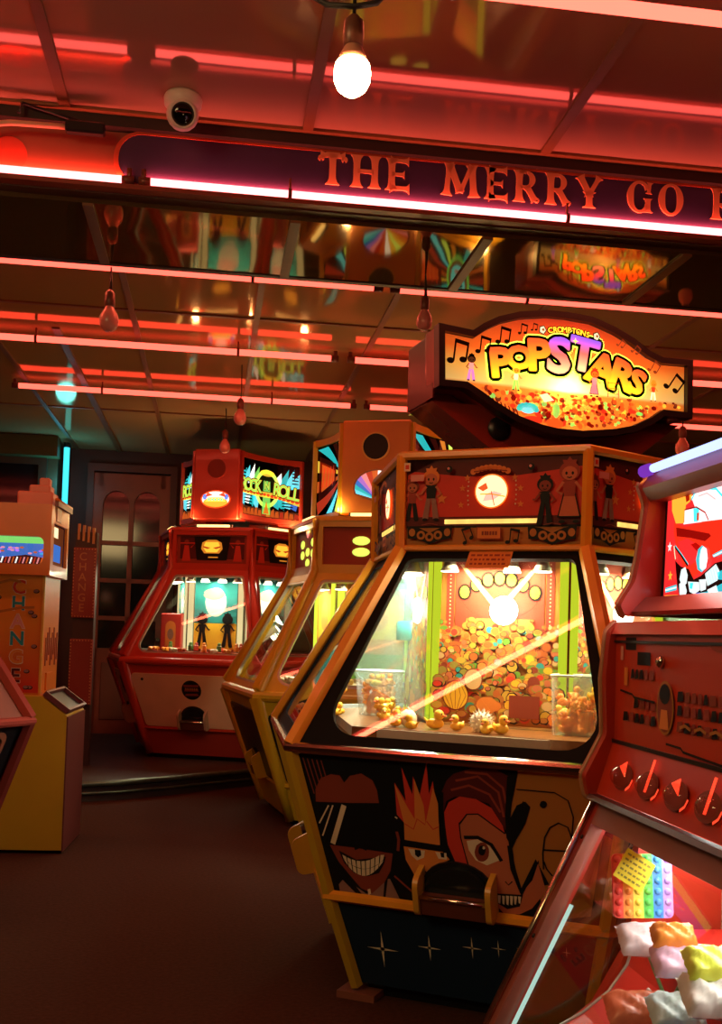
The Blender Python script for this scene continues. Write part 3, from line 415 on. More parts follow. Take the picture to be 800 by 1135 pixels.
def letter(ch):
    m = MB(); w = .2
    if ch == 'T': stem(m, 0, 0, 0, 1, w, 2.2); stem(m, -.38, .9, .38, .9, .13, 2.2); arcp(m, -.36, .8, .1, .1, -60, 250, .07, .07, 10); arcp(m, .36, .8, .1, .1, -70, 240, .07, .07, 10)
    if ch == 'H': stem(m, -.28, 0, -.28, 1, w, 2); stem(m, .28, 0, .28, 1, w, 2); stem(m, -.25, .5, .25, .5, .12, 1.5)
    if ch == 'E': stem(m, -.2, 0, -.2, 1, w, 2); stem(m, -.25, .93, .33, .93, .12, 2.6); stem(m, -.25, .07, .36, .07, .12, 2.8); stem(m, -.2, .5, .2, .5, .1, 2.8)
    if ch == 'M': stem(m, -.42, 0, -.34, 1, .15, 2.3); stem(m, .42, 0, .34, 1, .19, 2); stem(m, -.34, 1, 0, .12, .2, 1.4); stem(m, .34, 1, 0, .12, .13, 1.5)
    if ch == 'R': stem(m, -.22, 0, -.22, 1, w, 2); arcp(m, -.02, .72, .32, .28, -95, 95, .1, .19); stem(m, -.22, .95, 0, .95, .1, 1.2); stem(m, -.2, .48, 0, .48, .09, 1.2); stem(m, .02, .5, .3, .05, .19, 1.6); arcp(m, .36, .1, .09, .1, 170, 360, .06, .06, 8)
    if ch == 'Y': stem(m, 0, 0, 0, .5, w, 2.2); stem(m, 0, .42, -.32, 1, .2, 1.8); stem(m, 0, .42, .32, 1, .14, 2.1)
    if ch == 'G': arcp(m, 0, .5, .42, .52, 35, 325, .1, .22); stem(m, .28, .02, .28, .46, .16, 1.9); stem(m, .3, .62, .34, .98, .1, 2.2)
    if ch == 'O': arcp(m, 0, .5, .42, .52, 0, 360, .1, .22, 30)
    return m
cache = {}
for ch, u, w in (('T', .448, 1), ('H', .594, 1), ('E', .738, 1), ('M', 1.018, 1.05), ('E', 1.183, 1), ('R', 1.318, 1), ('R', 1.464, 1), ('Y', 1.613, 1), ('G', 1.85, 1), ('O', 2.0, 1), ('R', 2.25, 1), ('O', 2.40, 1)):
    if ch not in cache: cache[ch] = letter(ch).mesh('letter')
    part('letter', cache[ch], FS, Matrix.Translation((u - .005, -.064, .108)) @ MF @ Matrix.Diagonal((.142 * w, .142, 1, 1)))
# loose cable and connector on the left of the board
cb = thing('power_cable', 'pinkish flex with a black connector at the top left', 'cable', uv(-.8, 4.45, 3.315), BETA)
part('flex', MB().tube([(-.9, .02, -.10), (-.6, .0, -.085), (-.3, -.01, -.045), (-.1, 0, -.005), (.12, 0, .0)], .012, mat('salmon_flex', (.9, .45, .3), rough=.5), 8), cb)
part('connector', MB().box((.2, .0, -.0), (.16, .045, .05), BLACK, bev=.008), cb)
k = MB(); k.tube([(.28, 0, 0), (.05, .03, .07), (-.06, .02, .09), (-.07, 0, .04)], .008, BLACK, 6); part('lead', k, cb)

# ------------------------------------------------------------------ camera dome
cc = thing('security_camera', 'white dome security camera under the upper ceiling, left of the letters', 'camera', (-.787, 4.24, 3.42), .2)
wh = mat('camera_white', (.8, .72, .66), rough=.35)
part('mount', MB().lathe([(.072, 0), (.078, -.012), (.075, -.04), (.055, -.06)], wh, 24), cc)
part('turret', MB().ball((0, 0, -.075), (.066, .066, .066), wh, 20), cc)
ML = Matrix.Translation((0, 0, -.075)) @ Matrix.Rotation(PI / 2 + .42, 4, 'X')
part('lens_ring', MB().lathe([(.054, .03), (.056, .062), (.046, .066), (.044, .05)], wh, 24, ML), cc)
part('lens', MB().lathe([(.046, .045), (.045, .060), (.03, .068), (.001, .07)], mat('lens_black', (.004, .004, .004), rough=.1), 24, ML), cc)

# ------------------------------------------------------------------ bulbs
def bulb(x, y, z, ztop, s, label, lit=False, colr=(.55, .22, .2)):
    t = thing('hanging_bulb', label, 'light bulb', (x, y, z), 0, None if lit else 'unlit bulbs hanging from the ceiling')
    g = emis('bulb_lit', (1, .62, .25), 70, .02) if lit else mat('bulb_frosted_pink', (.75, .25, .22), rough=.25, coat=.5)
    pr = [(.001, -.052), (.018, -.049), (.032, -.038), (.0405, -.02), (.042, 0), (.039, .018), (.03, .036), (.021, .05), (.0175, .062)]
    sc = Matrix.Scale(s, 4)
    if lit:
        part('glass_bulb', MB().lathe(pr[:6] + [(.034, .024)], g, 24, sc), t); part('bulb_neck', MB().lathe([(.0342, .0235), (.031, .036), (.024, .05), (.0185, .062)], mat('lamp_neck', (.8, .3, .2), rough=.4), 24, sc), t)
    else: part('glass_bulb', MB().lathe(pr, g, 24, sc), t)
    part('socket', MB().lathe([(.018, .058), (.022, .062), (.024, .085), (.022, .118), (.012, .13), (.005, .135)], mat('socket_brown', (.18, .05, .03), rough=.4), 16, sc), t)
    part('screw_collar', MB().lathe([(.0185, .052), (.0185, .064)], CHROME, 16, sc), t)
    part('cord', MB().tube([(0, 0, .13 * s), (.004, 0, (ztop - z) * .5), (0, 0, ztop - z)], .004, mat('black_cord', (.02, .01, .01), rough=.6), 6), t)
    return t
bulb(-.046, 1.9, 2.276, 3.42, .81, 'lit pear-shaped bulb glowing cream at the top centre', True)
bulb(-1.314, 5.3, 2.80, 3.07, 1.15, 'unlit pinkish bulb on a thin cord, nearest the left edge')
bulb(-.899, 7.5, 2.77, 3.15, 1.05, 'small unlit red bulb above the red machine sign')
bulb(.273, 5.25, 2.83, 3.07, .95, 'unlit red bulb just left of the pop star sign')
bulb(2.10, 7.0, 2.56, 3.15, 1.1, 'small unlit dark bulb at right below the pop star sign')
bulb(-1.2, 9.0, 2.82, 3.15, 1.1, 'faint unlit bulb at the dark back left of the ceiling')
sw = thing('festoon_cable', 'dark festoon wire looping over the lit bulb', 'cable', (-.046, 1.9, 2.388), 0)
part('wire', MB().tube([(-.16, .05, .14), (-.1, .03, .06), (-.05, .01, .02), (0, 0, .012), (.04, 0, .02), (.06, .01, .05), (.13, .03, .075), (.2, .05, .07)], .006, mat('black_cord', (.02, .01, .01)), 6), sw)
# ------------------------------------------------------------------ six sided coin pushers
def hc(k, R, z=0.):
    a = (-120 + 60 * k) * D; return Vector((R * math.cos(a), R * math.sin(a), z))
def FM(k, R0, z0, R1, z1):
    b0, b1, t0, t1 = hc(k, R0, z0), hc(k + 1, R0, z0), hc(k, R1, z1), hc(k + 1, R1, z1)
    O = (b0 + b1) / 2; X = (b1 - b0).normalized(); V = ((t0 + t1) / 2 - O).normalized(); N = X.cross(V)
    return Matrix(((X.x, V.x, N.x, O.x), (X.y, V.y, N.y, O.y), (X.z, V.z, N.z, O.z), (0, 0, 0, 1))), R0 / 2, R1 / 2, ((t0 + t1) / 2 - O).length
def each(name, me, root, R0, z0, R1, z1, ks=range(6), dz=0., M2=None, label=None):
    if not isinstance(me, bpy.types.Mesh): me = (me.mb if isinstance(me, Art) else me).mesh(name)
    out = []
    for k in ks:
        M = FM(k, R0, z0, R1, z1)[0] @ Matrix.Translation((0, 0, dz))
        if M2: M = M @ M2
        out.append(part(name, me, root, M, label))
    return out
def trap(w0, w1, y0, y1): return [(-w0, y0), (w0, y0), (w1, y1), (-w1, y1)]
def hexplate(R0, z0, R1, z1, m, mb=None):
    mb = mb or MB(); vs = [hc(k, R0, z0) for k in range(6)] + [hc(k, R1, z1) for k in range(6)]
    return mb.add(vs, [(5, 4, 3, 2, 1, 0), (6, 7, 8, 9, 10, 11)] + [(k, (k + 1) % 6, 6 + (k + 1) % 6, 6 + k) for k in range(6)], m)
def hexrail(R, z, r, m, n=8, sy=1.): return MB().tube([hc(k, R, z) for k in range(6)], r, m, n, closed=True, smooth=False)
def post(name, pts, r, m, root, n=8):
    me = None
    for k in range(6):
        if me is None: me = MB().tube([hc(0, R, z) for R, z in pts], r, m, n, smooth=n > 6).mesh(name)
        part(name, me, root, Matrix.Rotation(60 * D * k, 4, 'Z'))
def sub(kids, parents):
    for c, p in zip(kids, parents):
        m = c.matrix_local.copy(); c.parent = p; c.matrix_local = p.matrix_local.inverted() @ m
def chute(root, R0, z0, R1, z1, y, w, h, cheek, m_in=BLACK, lip=CHROME):
    c = MB(); arch = [(-w, 0), (w, 0)] + [(w * math.cos(PI * i / 12), h * .45 + h * .55 * math.sin(PI * i / 12)) for i in range(13)]
    c.prism(arch, .0, .012, m_in)
    c.prism(offset_poly(arch, w * .12), .012, .03, mat('hood_black', (.01, .012, .012), rough=.2))
    pc_ = each('prize_chute', c, root, R0, z0, R1, z1, M2=Matrix.Translation((0, y, 0)))
    t = MB(); t.box((0, h * .2, .045), (2 * w, h * .34, .05), mat('tray_brown', (.12, .03, .015), rough=.35)); t.tube([(-w, h * .38, .07), (w, h * .38, .07)], .008, lip, 8)
    sub(each('chute_tray', t, root, R0, z0, R1, z1, M2=Matrix.Translation((0, y, 0))), pc_)
    for s in (-1, 1):
        b = MB(); b.prism(fillet([(0, -.01), (.085, -.0), (.085, h * .75), (0, h * .85)], [.005, .03, .035, .005], 6), -.009, .009, cheek, Matrix(((0, 0, 1, s * w), (0, 1, 0, 0), (1, 0, 0, 0), (0, 0, 0, 1))))
        sub(each('chute_cheek', b, root, R0, z0, R1, z1, M2=Matrix.Translation((0, y, 0))), pc_)
def downlight(col=(1, .85, .55), s=1.):
    m = MB(); sh = mat('lamp_shell', (.6, .55, .45), rough=.3, metal=.3)
    m.lathe([(.012 * s, .05 * s), (.02 * s, .045 * s), (.022 * s, .025 * s), (.034 * s, .0)], sh, 14)
    m.lathe([(.032 * s, .001), (.031 * s, -.003), (.001, -.004)], emis('downlight_face_%g' % col[2], col, 9, .05), 14); return m
INKL = {k: litprint('lit_' + k, c, e) for k, (c, e) in dict(black=((.012, .008, .01), .0), darkred=((.25, .02, .01), .1), red=((.85, .06, .02), .45), orange=((1, .16, .02), .5), amber=((1, .3, .025), .6), yellow=((1, .6, .05), .75), cream=((1, .85, .5), 1.0),
    white=((1, .95, .85), 1.1), teal=((.03, .6, .6), .7), cyan=((.15, .8, .9), .9), green=((.25, .75, .12), .8), lime=((.7, .95, .12), 1.), purple=((.5, .2, .75), .7), pink=((1, .3, .3), .8), blue=((.05, .2, .7), .7), brown=((.3, .07, .02), .3)).items()}

def note(A, x, y, s, c='black', rot=0.):
    def T(px, py): return (x + s * (px * math.cos(rot) - py * math.sin(rot)), y + s * (px * math.sin(rot) + py * math.cos(rot)))
    for dx in (-.3, .35): A.poly([T(dx + .2 * math.cos(a), -.5 + .15 * math.sin(a) + (.1 if dx > 0 else 0)) for a in [i * PI / 5 for i in range(10)]], c, False)
    A.stroke([T(-.14, -.5), T(-.05, .45)], s * .1, c); A.stroke([T(.5, -.4), T(.6, .35)], s * .1, c); A.stroke([T(-.1, .5), T(.65, .36)], s * .2, c)
def figure(A, x, y, s, hair, top, legs, skin='skin', dress=False, out='black', arm=1):
    """small cartoon youngster"""
    def Q(L): return [(x + s * a, y + s * b) for a, b in L]
    if dress: A.poly(Q([(-.13, .12), (.13, .12), (.34, -.75), (-.34, -.75)]), out, False); A.up(.3); A.poly(Q([(-.1, .1), (.1, .1), (.29, -.71), (-.29, -.71)]), legs)
    else:
        for q in (-1, 1): A.poly(Q([(0, -.1), (q * .16, -.1), (q * .3, -.85), (q * .08, -.85)]), legs, False)
    A.up(.3); A.poly(Q([(-.2, .3), (.2, .3), (.15, -.15), (-.15, -.15)]), top)
    for q in (-1, 1): A.stroke(Q([(q * .17, .26), (q * .36, .0), (q * (.45 if q == arm else .2), .12 * (q == arm) - .1)]), s * .08, skin)
    for q in (-1, 1): A.poly([(x + s * (q * .2 + .1 * math.cos(a)), y + s * (-.87 + .05 * math.sin(a))) for a in [i * PI / 4 for i in range(8)]], out, False)
    A.poly(ell(x, y + s * .56, s * .30, s * .27, 16), hair); A.poly(star(x, y + s * .72, s * .26, 7, .65), hair); A.poly(ell(x, y + s * .5, s * .22, s * .2, 14), skin)
    for q in (-1, 1): A.poly(ell(x + q * s * .09, y + s * .5, s * .035, s * .05, 8), out, False)
    A.stroke(Q([(-.07, .39), (0, .37), (.07, .39)]), s * .03, out); A.up()

# ---- details of the big orange framed pusher
W = dict(Rct=.6665, Rcb=.66, Rb=1.11, Rr=.93, Rs=.80, zct=1.902, zcb=1.5625, zb=.88, zr=.365, zs=.05)
def big_meshes():
    m = {}
    # printed belly panel with the pop faces
    A = Art(INK, .00012); w0, w1, h = W['Rr'] / 2, W['Rb'] / 2, ART['faces_w'][2]
    A.poly(trap(w0 - .01, w1 - .01, .0, h), 'black')
    for f in ART['faces']:
        if f[0] == 'p': A.poly([tuple(q) for q in f[2]], f[1])
        else: A.stroke([tuple(q) for q in f[3]], f[2], f[1])
    m['belly'] = A.mb.mesh('printed_panel')
    A = Art(INK, .0005); w0, w1, h = W['Rs'] / 2, W['Rr'] / 2, ART['kick_w'][2]
    A.poly(trap(w0 - .01, w1 - .01, 0, h), 'navy')
    for x, y, a, b in ART['spark'] + [[.2, .23, .022, .03], [.27, .235, .018, .026], [.34, .24, .016, .022]]:
        A.poly([(x, y + b), (x + a * .08, y + a * .08), (x + a, y), (x + a * .08, y - a * .08), (x, y - b), (x - a * .08, y - a * .08), (x - a, y), (x - a * .08, y + a * .08)], 'cream', False)
        A.poly(ell(x, y, a * .14), 'cream', False)
    m['kick'] = A.mb.mesh('kick_panel')
    # crown glass print
    A = Art(INK, .0005); c = ART['crown']; h = .3395
    A.poly([(-.315, .018), (.315, .018), (.315, .322), (-.315, .322)], 'red')
    A.poly([(-.315, .27), (-.2, .322), (-.315, .322)], 'maroon', False); A.poly([(-.315, .322), (-.315, .285), (-.1, .26), (.1, .26), (.315, .285), (.315, .322)], 'maroon')
    A.poly([(-.315, .018), (.315, .018), (.315, .088), (-.315, .088)], 'tan')
    A.poly([(-.315, .084), (.315, .084), (.315, .118), (-.315, .118)], 'maroon'); A.poly([(-.315, .079), (.315, .079), (.315, .086), (-.315, .086)], 'black')
    for k in ('s1', 's2', 's3', 's4', 's5', 's6', 's7'): A.poly(star(*c[k], .013 if k != 's5' else .022), 'orange', False)
    for k in (-1, 1):
        for i in range(6): a = (i * 14 - 35) * D; A.poly(ell(k * (.075 + .012 * math.cos(a)), .2 + .07 * math.sin(a), .003), 'cream', False)
    A.up(); figure(A, c['f1'][0], c['f1'][1], .085, 'brown', 'redbrown', 'black'); figure(A, c['f2'][0] - .005, c['f2'][1] - .01, .105, 'orange', 'black', 'greyed', arm=-1)
    figure(A, c['f3'][0] - .01, c['f3'][1], .095, 'black', 'black', 'black', 'brown', arm=-1); figure(A, c['f4'][0], c['f4'][1] + .005, .12, 'redbrown', 'redbrown', 'skin', dress=True)
    for q in ('w1', 'w2'):   # winged roundels
        x, y = c[q]
        A.poly([(x - .085, y + .025), (x - .04, y + .018), (x, y + .0), (x + .04, y + .018), (x + .085, y + .028), (x + .08, y - .02), (x + .045, y - .025), (x, y - .04), (x - .045, y - .022), (x - .082, y - .02)], 'black')
        for s in (-1, 1): A.poly(ell(x + s * .066, y + .002, .012, .014), 'tan', False); 
        for i, s in enumerate((-.032, 0, .032)): A.up(.3); A.poly(ell(x + s, y - .008 - (.006 if s == 0 else 0), .016), 'tan', False); A.up(.3); A.poly(ell(x + s, y - .008 - (.006 if s == 0 else 0), .0075), 'black', False)
        A.stroke([(x - .03, y + .028), (x, y + .034), (x + .03, y + .028)], .003, 'brown')
    note(A, *c['n1'], .045, rot=.5); note(A, *c['n2'], .045)
    A.poly([tuple(c['b0']), (c['b1'][0], c['b0'][1]), tuple(c['b1']), (c['b0'][0], c['b1'][1])], 'redbrown'); A.poly([(c['b0'][0] + .003, c['b0'][1] + .003), (c['b1'][0] - .003, c['b0'][1] + .003), (c['b1'][0] - .003, c['b1'][1] - .003), (c['b0'][0] + .003, c['b1'][1] - .003)], 'orange')
    for i, s in enumerate((-.028, -.018, -.010, .0, .010, .02)): A.poly([(s, .05), (s + .007, .05), (s + .007, .064), (s, .064)], 'brown', False)
    A.up(); A.poly([(-.322, .282), (-.298, .282), (-.298, .312), (-.322, .312)], 'cream'); A.poly([(-.317, .289), (-.303, .289), (-.303, .305), (-.317, .305)], 'red'); A.poly([(-.295, .245), (-.245, .245), (-.245, .268), (-.295, .268)], 'pink')
    for s in ('sc1', 'sc2'): A.poly(ell(*c[s], .012), 'black'); A.poly(ell(c[s][0] - .003, c[s][1] + .003, .005), 'pink')
    # pumpkin coloured bumpy title over the lamp
    for i in range(9): a = (i - 4) / 4; A.poly(ell(a * .062, .286 - .014 * a * a, .0105), 'orange', False)
    A.up(); A.stroke([(-.06, .272), (0, .279), (.06, .272)], .004, 'brown')
    m['crown'] = A.mb.mesh('crown_panel')
    # lit roundel
    A = Art(INKL, .0006); A.poly(ell(0, 0, .0605, n=32), 'amber'); A.poly(ell(0, 0, .056, n=32), 'cream'); A.poly([(-.05, .012), (-.02, .03), (-.012, .01), (-.03, 0)], 'brown'); A.poly([(-.03, -.035), (.01, -.03), (.04, -.01), (.01, .0), (-.02, -.01)], 'pink'); A.stroke([(-.04, -.01), (0, -.01), (.05, -.02)], .004, 'amber'); A.stroke([(.0, .0), (.012, -.05)], .003, 'brown')
    m['roundel'] = A.mb.mesh('lit_roundel')
    # print on the mirror column inside
    A = Art(INK, .0006); A.poly([(-.25, 0), (.25, 0), (.25, .6), (-.25, .6)], 'tan')
    for s in (-1, 1):
        A.poly([(s * .17, .03), (s * .2, .03), (s * .2, .59), (s * .17, .59)], 'redbrown')
        for i in range(40): A.poly(ell(s * .185, .05 + i * .0135, .003, n=6), 'cream', False)
    A.up(); A.poly([(-.165, .24), (.165, .24), (.165, .59), (-.165, .59)], 'redbrown'); A.poly(ell(0, .46, .14, .08), 'red'); A.poly([(-.16, .24), (.16, .24), (.12, .38), (-.12, .38)], 'orange')
    for i in range(7): a = (i - 3) / 3; A.poly(ell(a * .13, .525 - .05 * a * a, .026, .03, 12), 'black', False)
    A.up()
    for i in range(7): a = (i - 3) / 3; A.poly(ell(a * .13, .525 - .05 * a * a, .018, .022, 12), 'yellow', False)
    A.up()
    for s in (-1, 1): A.poly([(s * .15, .575), (s * .135, .575), (s * .02, .45), (s * .03, .43)], 'sand')  # light beams towards the bright disc, drawn in pale ink
    r = random.Random(5)
    for i in range(520):
        x = r.uniform(-.225, .225); y = .36 - i / 520 * .33 + r.uniform(-.02, .02); y = max(.025, y - abs(x) * .0); q = r.uniform(.008, .02) * (1 + (.36 - y) * 1.2); f_ = r.uniform(.6, 1.1)
        A.poly(ell(x, y, q, q * f_, 9), r.choice(['brown', 'rust', 'black', 'olive']), False); A.z += .00001
        A.poly(ell(x - q * .05, y + q * .08, q * .8, q * f_ * .78, 9), r.choice(['mustard', 'tan', 'tan', 'mustard', 'orange', 'mustard', 'rust', 'olive', 'skin', 'rust', 'sand', 'red', 'teal', 'tan', 'green', 'olive', 'brown', 'yellow']), False); A.z += .00001
    A.up(); A.poly(ell(-.15, .1, .05, .055), 'brown'); A.poly(ell(-.15, .1, .046, .05), 'yellow')
    for i in range(5): A.stroke([(-.15 + (i - 2) * .008, .148), (-.15 + (i - 2) * .02, .1), (-.15 + (i - 2) * .008, .052)], .002, 'brown')
    A.poly(ell(-.085, .16, .036, .04), 'brown'); A.poly(ell(-.085, .16, .032, .036), 'sand'); A.poly(ell(-.03, .07, .04, .03), 'orange'); A.poly([(.05, .03), (.16, .03), (.16, .11), (.05, .11)], 'brown')
    m['column'] = A.mb.mesh('printed_mirror')
    return m
BM = big_meshes()
dividerm = milky('divider_glass', (.5, .8, .74), .06, .28, .12)  # milky tint stands in for white reflections on mostly clear panes
def big_pusher(label, loc, rotz, palette, group=None, name='coin_pusher', plain=False):
    trim, post_m, frame_m, railm = palette
    t = thing(name, label, 'arcade machine', loc, rotz, group); w = W
    part('plinth', hexplate(w['Rs'] - .06, 0, w['Rs'] - .04, w['zs'], BLACK), t)
    part('foot_plate', MB().box((*(hc(0, w['Rs'] - .02)[:2]), .012), (.14, .12, .024), mat('foot_brown', (.2, .06, .03), rough=.5)), t)
    body = MB(); hexplate(w['Rs'] - .012, w['zs'], w['Rr'] - .012, w['zr'], BLACK, body); hexplate(w['Rr'] - .012, w['zr'], w['Rb'] - .012, w['zb'], BLACK, body); part('cabinet_body', body, t)
    if not plain: each('kick_panel', BM['kick'], t, w['Rs'], w['zs'], w['Rr'], w['zr'], dz=-.001); each('printed_panel', BM['belly'], t, w['Rr'], w['zr'], w['Rb'], w['zb'], dz=-.001)
    else:
        for nm, a in (('side_panel', (w['Rr'], w['zr'], w['Rb'], w['zb'])), ('kick_panel', (w['Rs'], w['zs'], w['Rr'], w['zr']))):
            hh = FM(0, *a)[3]; w_0, w_1 = a[0] / 2 - .09, a[2] / 2 - .09; each(nm, MB().ring(fillet(trap(w_0, w_1, .05, hh - .05), .03, 5), fillet(trap(w_0 - .02, w_1 - .02, .07, hh - .07), .025, 5), 0, .006, mat('stripe_brown', (.3, .1, .05), rough=.4)), t, *a, dz=-.006)
    post('lower_post', [(w['Rs'] + .004, w['zs'] - .01), (w['Rr'] + .004, w['zr']), (w['Rb'] + .002, w['zb'] - .01)], .024, post_m, t, 6)
    part('lower_rail', hexrail(w['Rr'] + .012, w['zr'], .019, trim, 6), t); part('belt_rail', hexrail(w['Rb'] + .008, w['zb'] - .008, .019, railm, 10), t)
    M, w0, w1, h = FM(0, w['Rb'], w['zb'], w['Rcb'], w['zcb'])
    fr = MB(); fr.ring(fillet(trap(w0 - .012, w1 - .01, .0, h), .0008, 8), fillet([(-.465, .05), (.465, .05), (.298, .752), (-.298, .752)], [.1, .1, .03, .03], 8), -.025, -.004, frame_m)
    each('window_frame', fr, t, w['Rb'], w['zb'], w['Rcb'], w['zcb'])
    each('window_glass', MB().box((0, h / 2, -.0), (.01, .01, .001), GLASS) if 0 else MB().prism(trap(w0 - .04, w1 - .02, .03, h - .02), -.012, -.009, GLASS), t, w['Rb'], w['zb'], w['Rcb'], w['zcb'])
    post('window_post', [(w['Rb'] + .004, w['zb']), (w['Rcb'] + .01, w['zcb'])], .027, trim, t, 6)
    post('crown_post', [(w['Rcb'] + .006, w['zcb'] - .01), (w['Rct'] + .006, w['zct'])], .02, trim, t, 6)
    part('crown_rail', hexrail(w['Rct'] + .008, w['zct'], .016, trim, 6), t); part('crown_rail', hexrail(w['Rcb'] + .006, w['zcb'] + .006, .012, trim, 6), t)
    part('crown_lid', hexplate(w['Rct'] - .01, w['zct'] - .02, w['Rct'] - .01, w['zct'] - .004, DARK), t)
    part('crown_core', hexplate(w['Rcb'] - .03, w['zcb'] + .01, w['Rct'] - .03, w['zct'] - .02, mat('core_dark_red', (.2, .02, .01), rough=.5)), t)
    each('crown_panel', BM['crown'], t, w['Rcb'], w['zcb'], w['Rct'], w['zct'], dz=-.004)
    each('lit_roundel', BM['roundel'], t, w['Rcb'], w['zcb'], w['Rct'], w['zct'], dz=.004, M2=Matrix.Translation((0, .205, 0)))
    g = MB(); g.box((0, 0, 0), (.34, .016, .004), emis('amber_light_strip', (1, .55, .12), 1.2, .6, 14)); each('light_strip', g, t, w['Rcb'], w['zcb'], w['Rct'], w['zct'], dz=.001, M2=Matrix.Translation((0, .1, 0)))
    chute(t, w['Rr'], w['zr'], w['Rb'], w['zb'], .012, .12, .17, mat('cheek_amber', (.6, .3, .03), rough=.35))
    # inside
    part('playfield', hexplate(w['Rb'] - .16, w['zb'] - .02, w['Rb'] - .16, w['zb'] + .02, mat('playfield_brown', (.1, .04, .015), rough=.25, noise=.4, scale=20)), t)
    part('pusher_shelf', hexplate(.86, w['zb'] + .02, .86, w['zb'] + .055, mat('shelf_gold', (.22, .09, .025), rough=.3, noise=.6, scale=22)), t)
    each('payout_edge', MB().box((0, .006, 0), (.58, .05, .008), mat('cream_edge', (.6, .55, .42), rough=.4), bev=.002), t, .99, .9, .99, 1.0, M2=Matrix.Translation((0, .012, 0)))
    each('divider_glass', MB().box((.2, .31, 0), (.40, .62, .004), dividerm), t, .5, .94, .5, 1.56, M2=Matrix(((.5, 0, .866, .25), (0, 1, 0, 0), (-.866 * -1, 0, -.5 * -1, 0), (0, 0, 0, 1))))
    part('mirror_column', hexplate(.5, w['zb'] + .055, .5, w['zcb'], mat('column_mirror', (.5, .4, .25), rough=.08, metal=.9)), t)
    each('printed_mirror', BM['column'], t, .505, .945, .505, 1.56)
    y = MB()
    for s in (-1, 1): y.box((s * .234, .3, .006), (.028, .6, .012), emis('lime_strip', (.68, .85, .03), .75, .05, 3))
    each('lime_strip', y, t, .507, .945, .507, 1.56)
    part('inner_ceiling', hexplate(w['Rcb'] - .03, w['zcb'] - .02, w['Rcb'] - .03, w['zcb'] + .0, BLACK), t)
    dl = downlight().mesh('downlight')
    for k in (5, 0, 1):
        for x, yy in ((-.17, -.5), (.05, -.46), (.17, -.5)):
            part('downlight', dl, t, Matrix.Rotation(60 * D * k, 4, 'Z') @ Matrix.Translation((x, yy, w['zcb'] - .07)))
    bl = MB(); bl.lathe([(.042, 0), (.052, .01), (.046, .022), (.001, .03)], emis('flare_disc_face', (1, .93, .7), 16, .02), 20); each('flare_disc', bl, t, .505, .945, .505, 1.56, ks=(5, 0, 1), M2=Matrix.Translation((.02, .41, .004)))  # added glowing disc, stands in for a bright reflection on the column
    return t
def add_inner_light(t, ks, z, ap, e, col, low=0., off=0.):
    for k in ks:
        v = Matrix.Rotation(60 * D * k, 4, 'Z') @ Vector((0, -ap, z)); p = t.matrix_basis @ v
        q = t.matrix_basis @ (Matrix.Rotation(60 * D * k, 4, 'Z') @ Vector((0, -ap - .12, z - 1)))
        lamp('AREA', p, e, col, .28, look=q, size_y=.1, name='machine_light')
BIG = big_pusher('big orange framed coin pusher with cartoon pop faces on its dark lower panel', (.67, 4.22, 0), -23.02 * D, (ORANGE, OCHRE, FRAMEB, CHROME))
bpy.context.view_layer.update()
add_inner_light(BIG, (0, 1), 1.515, .52, 10, (1, .8, .42)); add_inner_light(BIG, (5,), 1.515, .52, 9, (.85, 1, .92)); add_inner_light(BIG, (4,), 1.515, .52, 9, (.85, 1, .92)); 
for k in (5, 0, 1):
    p = BIG.matrix_basis @ (Matrix.Rotation(60 * D * k, 4, 'Z') @ Vector((.02, -.53, 1.36))); lamp('POINT', p, 2.8, (1, .9, .65), .03, name='flare_disc_light')  # added point lights that go with the bright discs
# paper notice hanging at the top of the window
nt_ = thing('paper_notice', 'orange paper notice stuck at the top of the main window', 'notice', BIG.matrix_basis @ FM(0, W['Rb'], W['zb'], W['Rcb'], W['zcb'])[0] @ Vector((0, .708, .004)), -23.02 * D)
A = Art(INK, .0005); A.poly([(-.08, 0), (.078, 0), (.084, .068), (-.072, .068)], 'orange')
for j in range(3):
    x = -.064
    while x < .06: L = rnd.uniform(.006, .02); A.poly([(x, .012 + j * .018), (x + L, .012 + j * .018), (x + L, .02 + j * .018), (x, .02 + j * .018)], 'redbrown', False); x += L + .006
Mg = FM(0, W['Rb'], W['zb'], W['Rcb'], W['zcb'])[0].to_3x3().to_4x4()
part('paper', A, nt_, Mg)

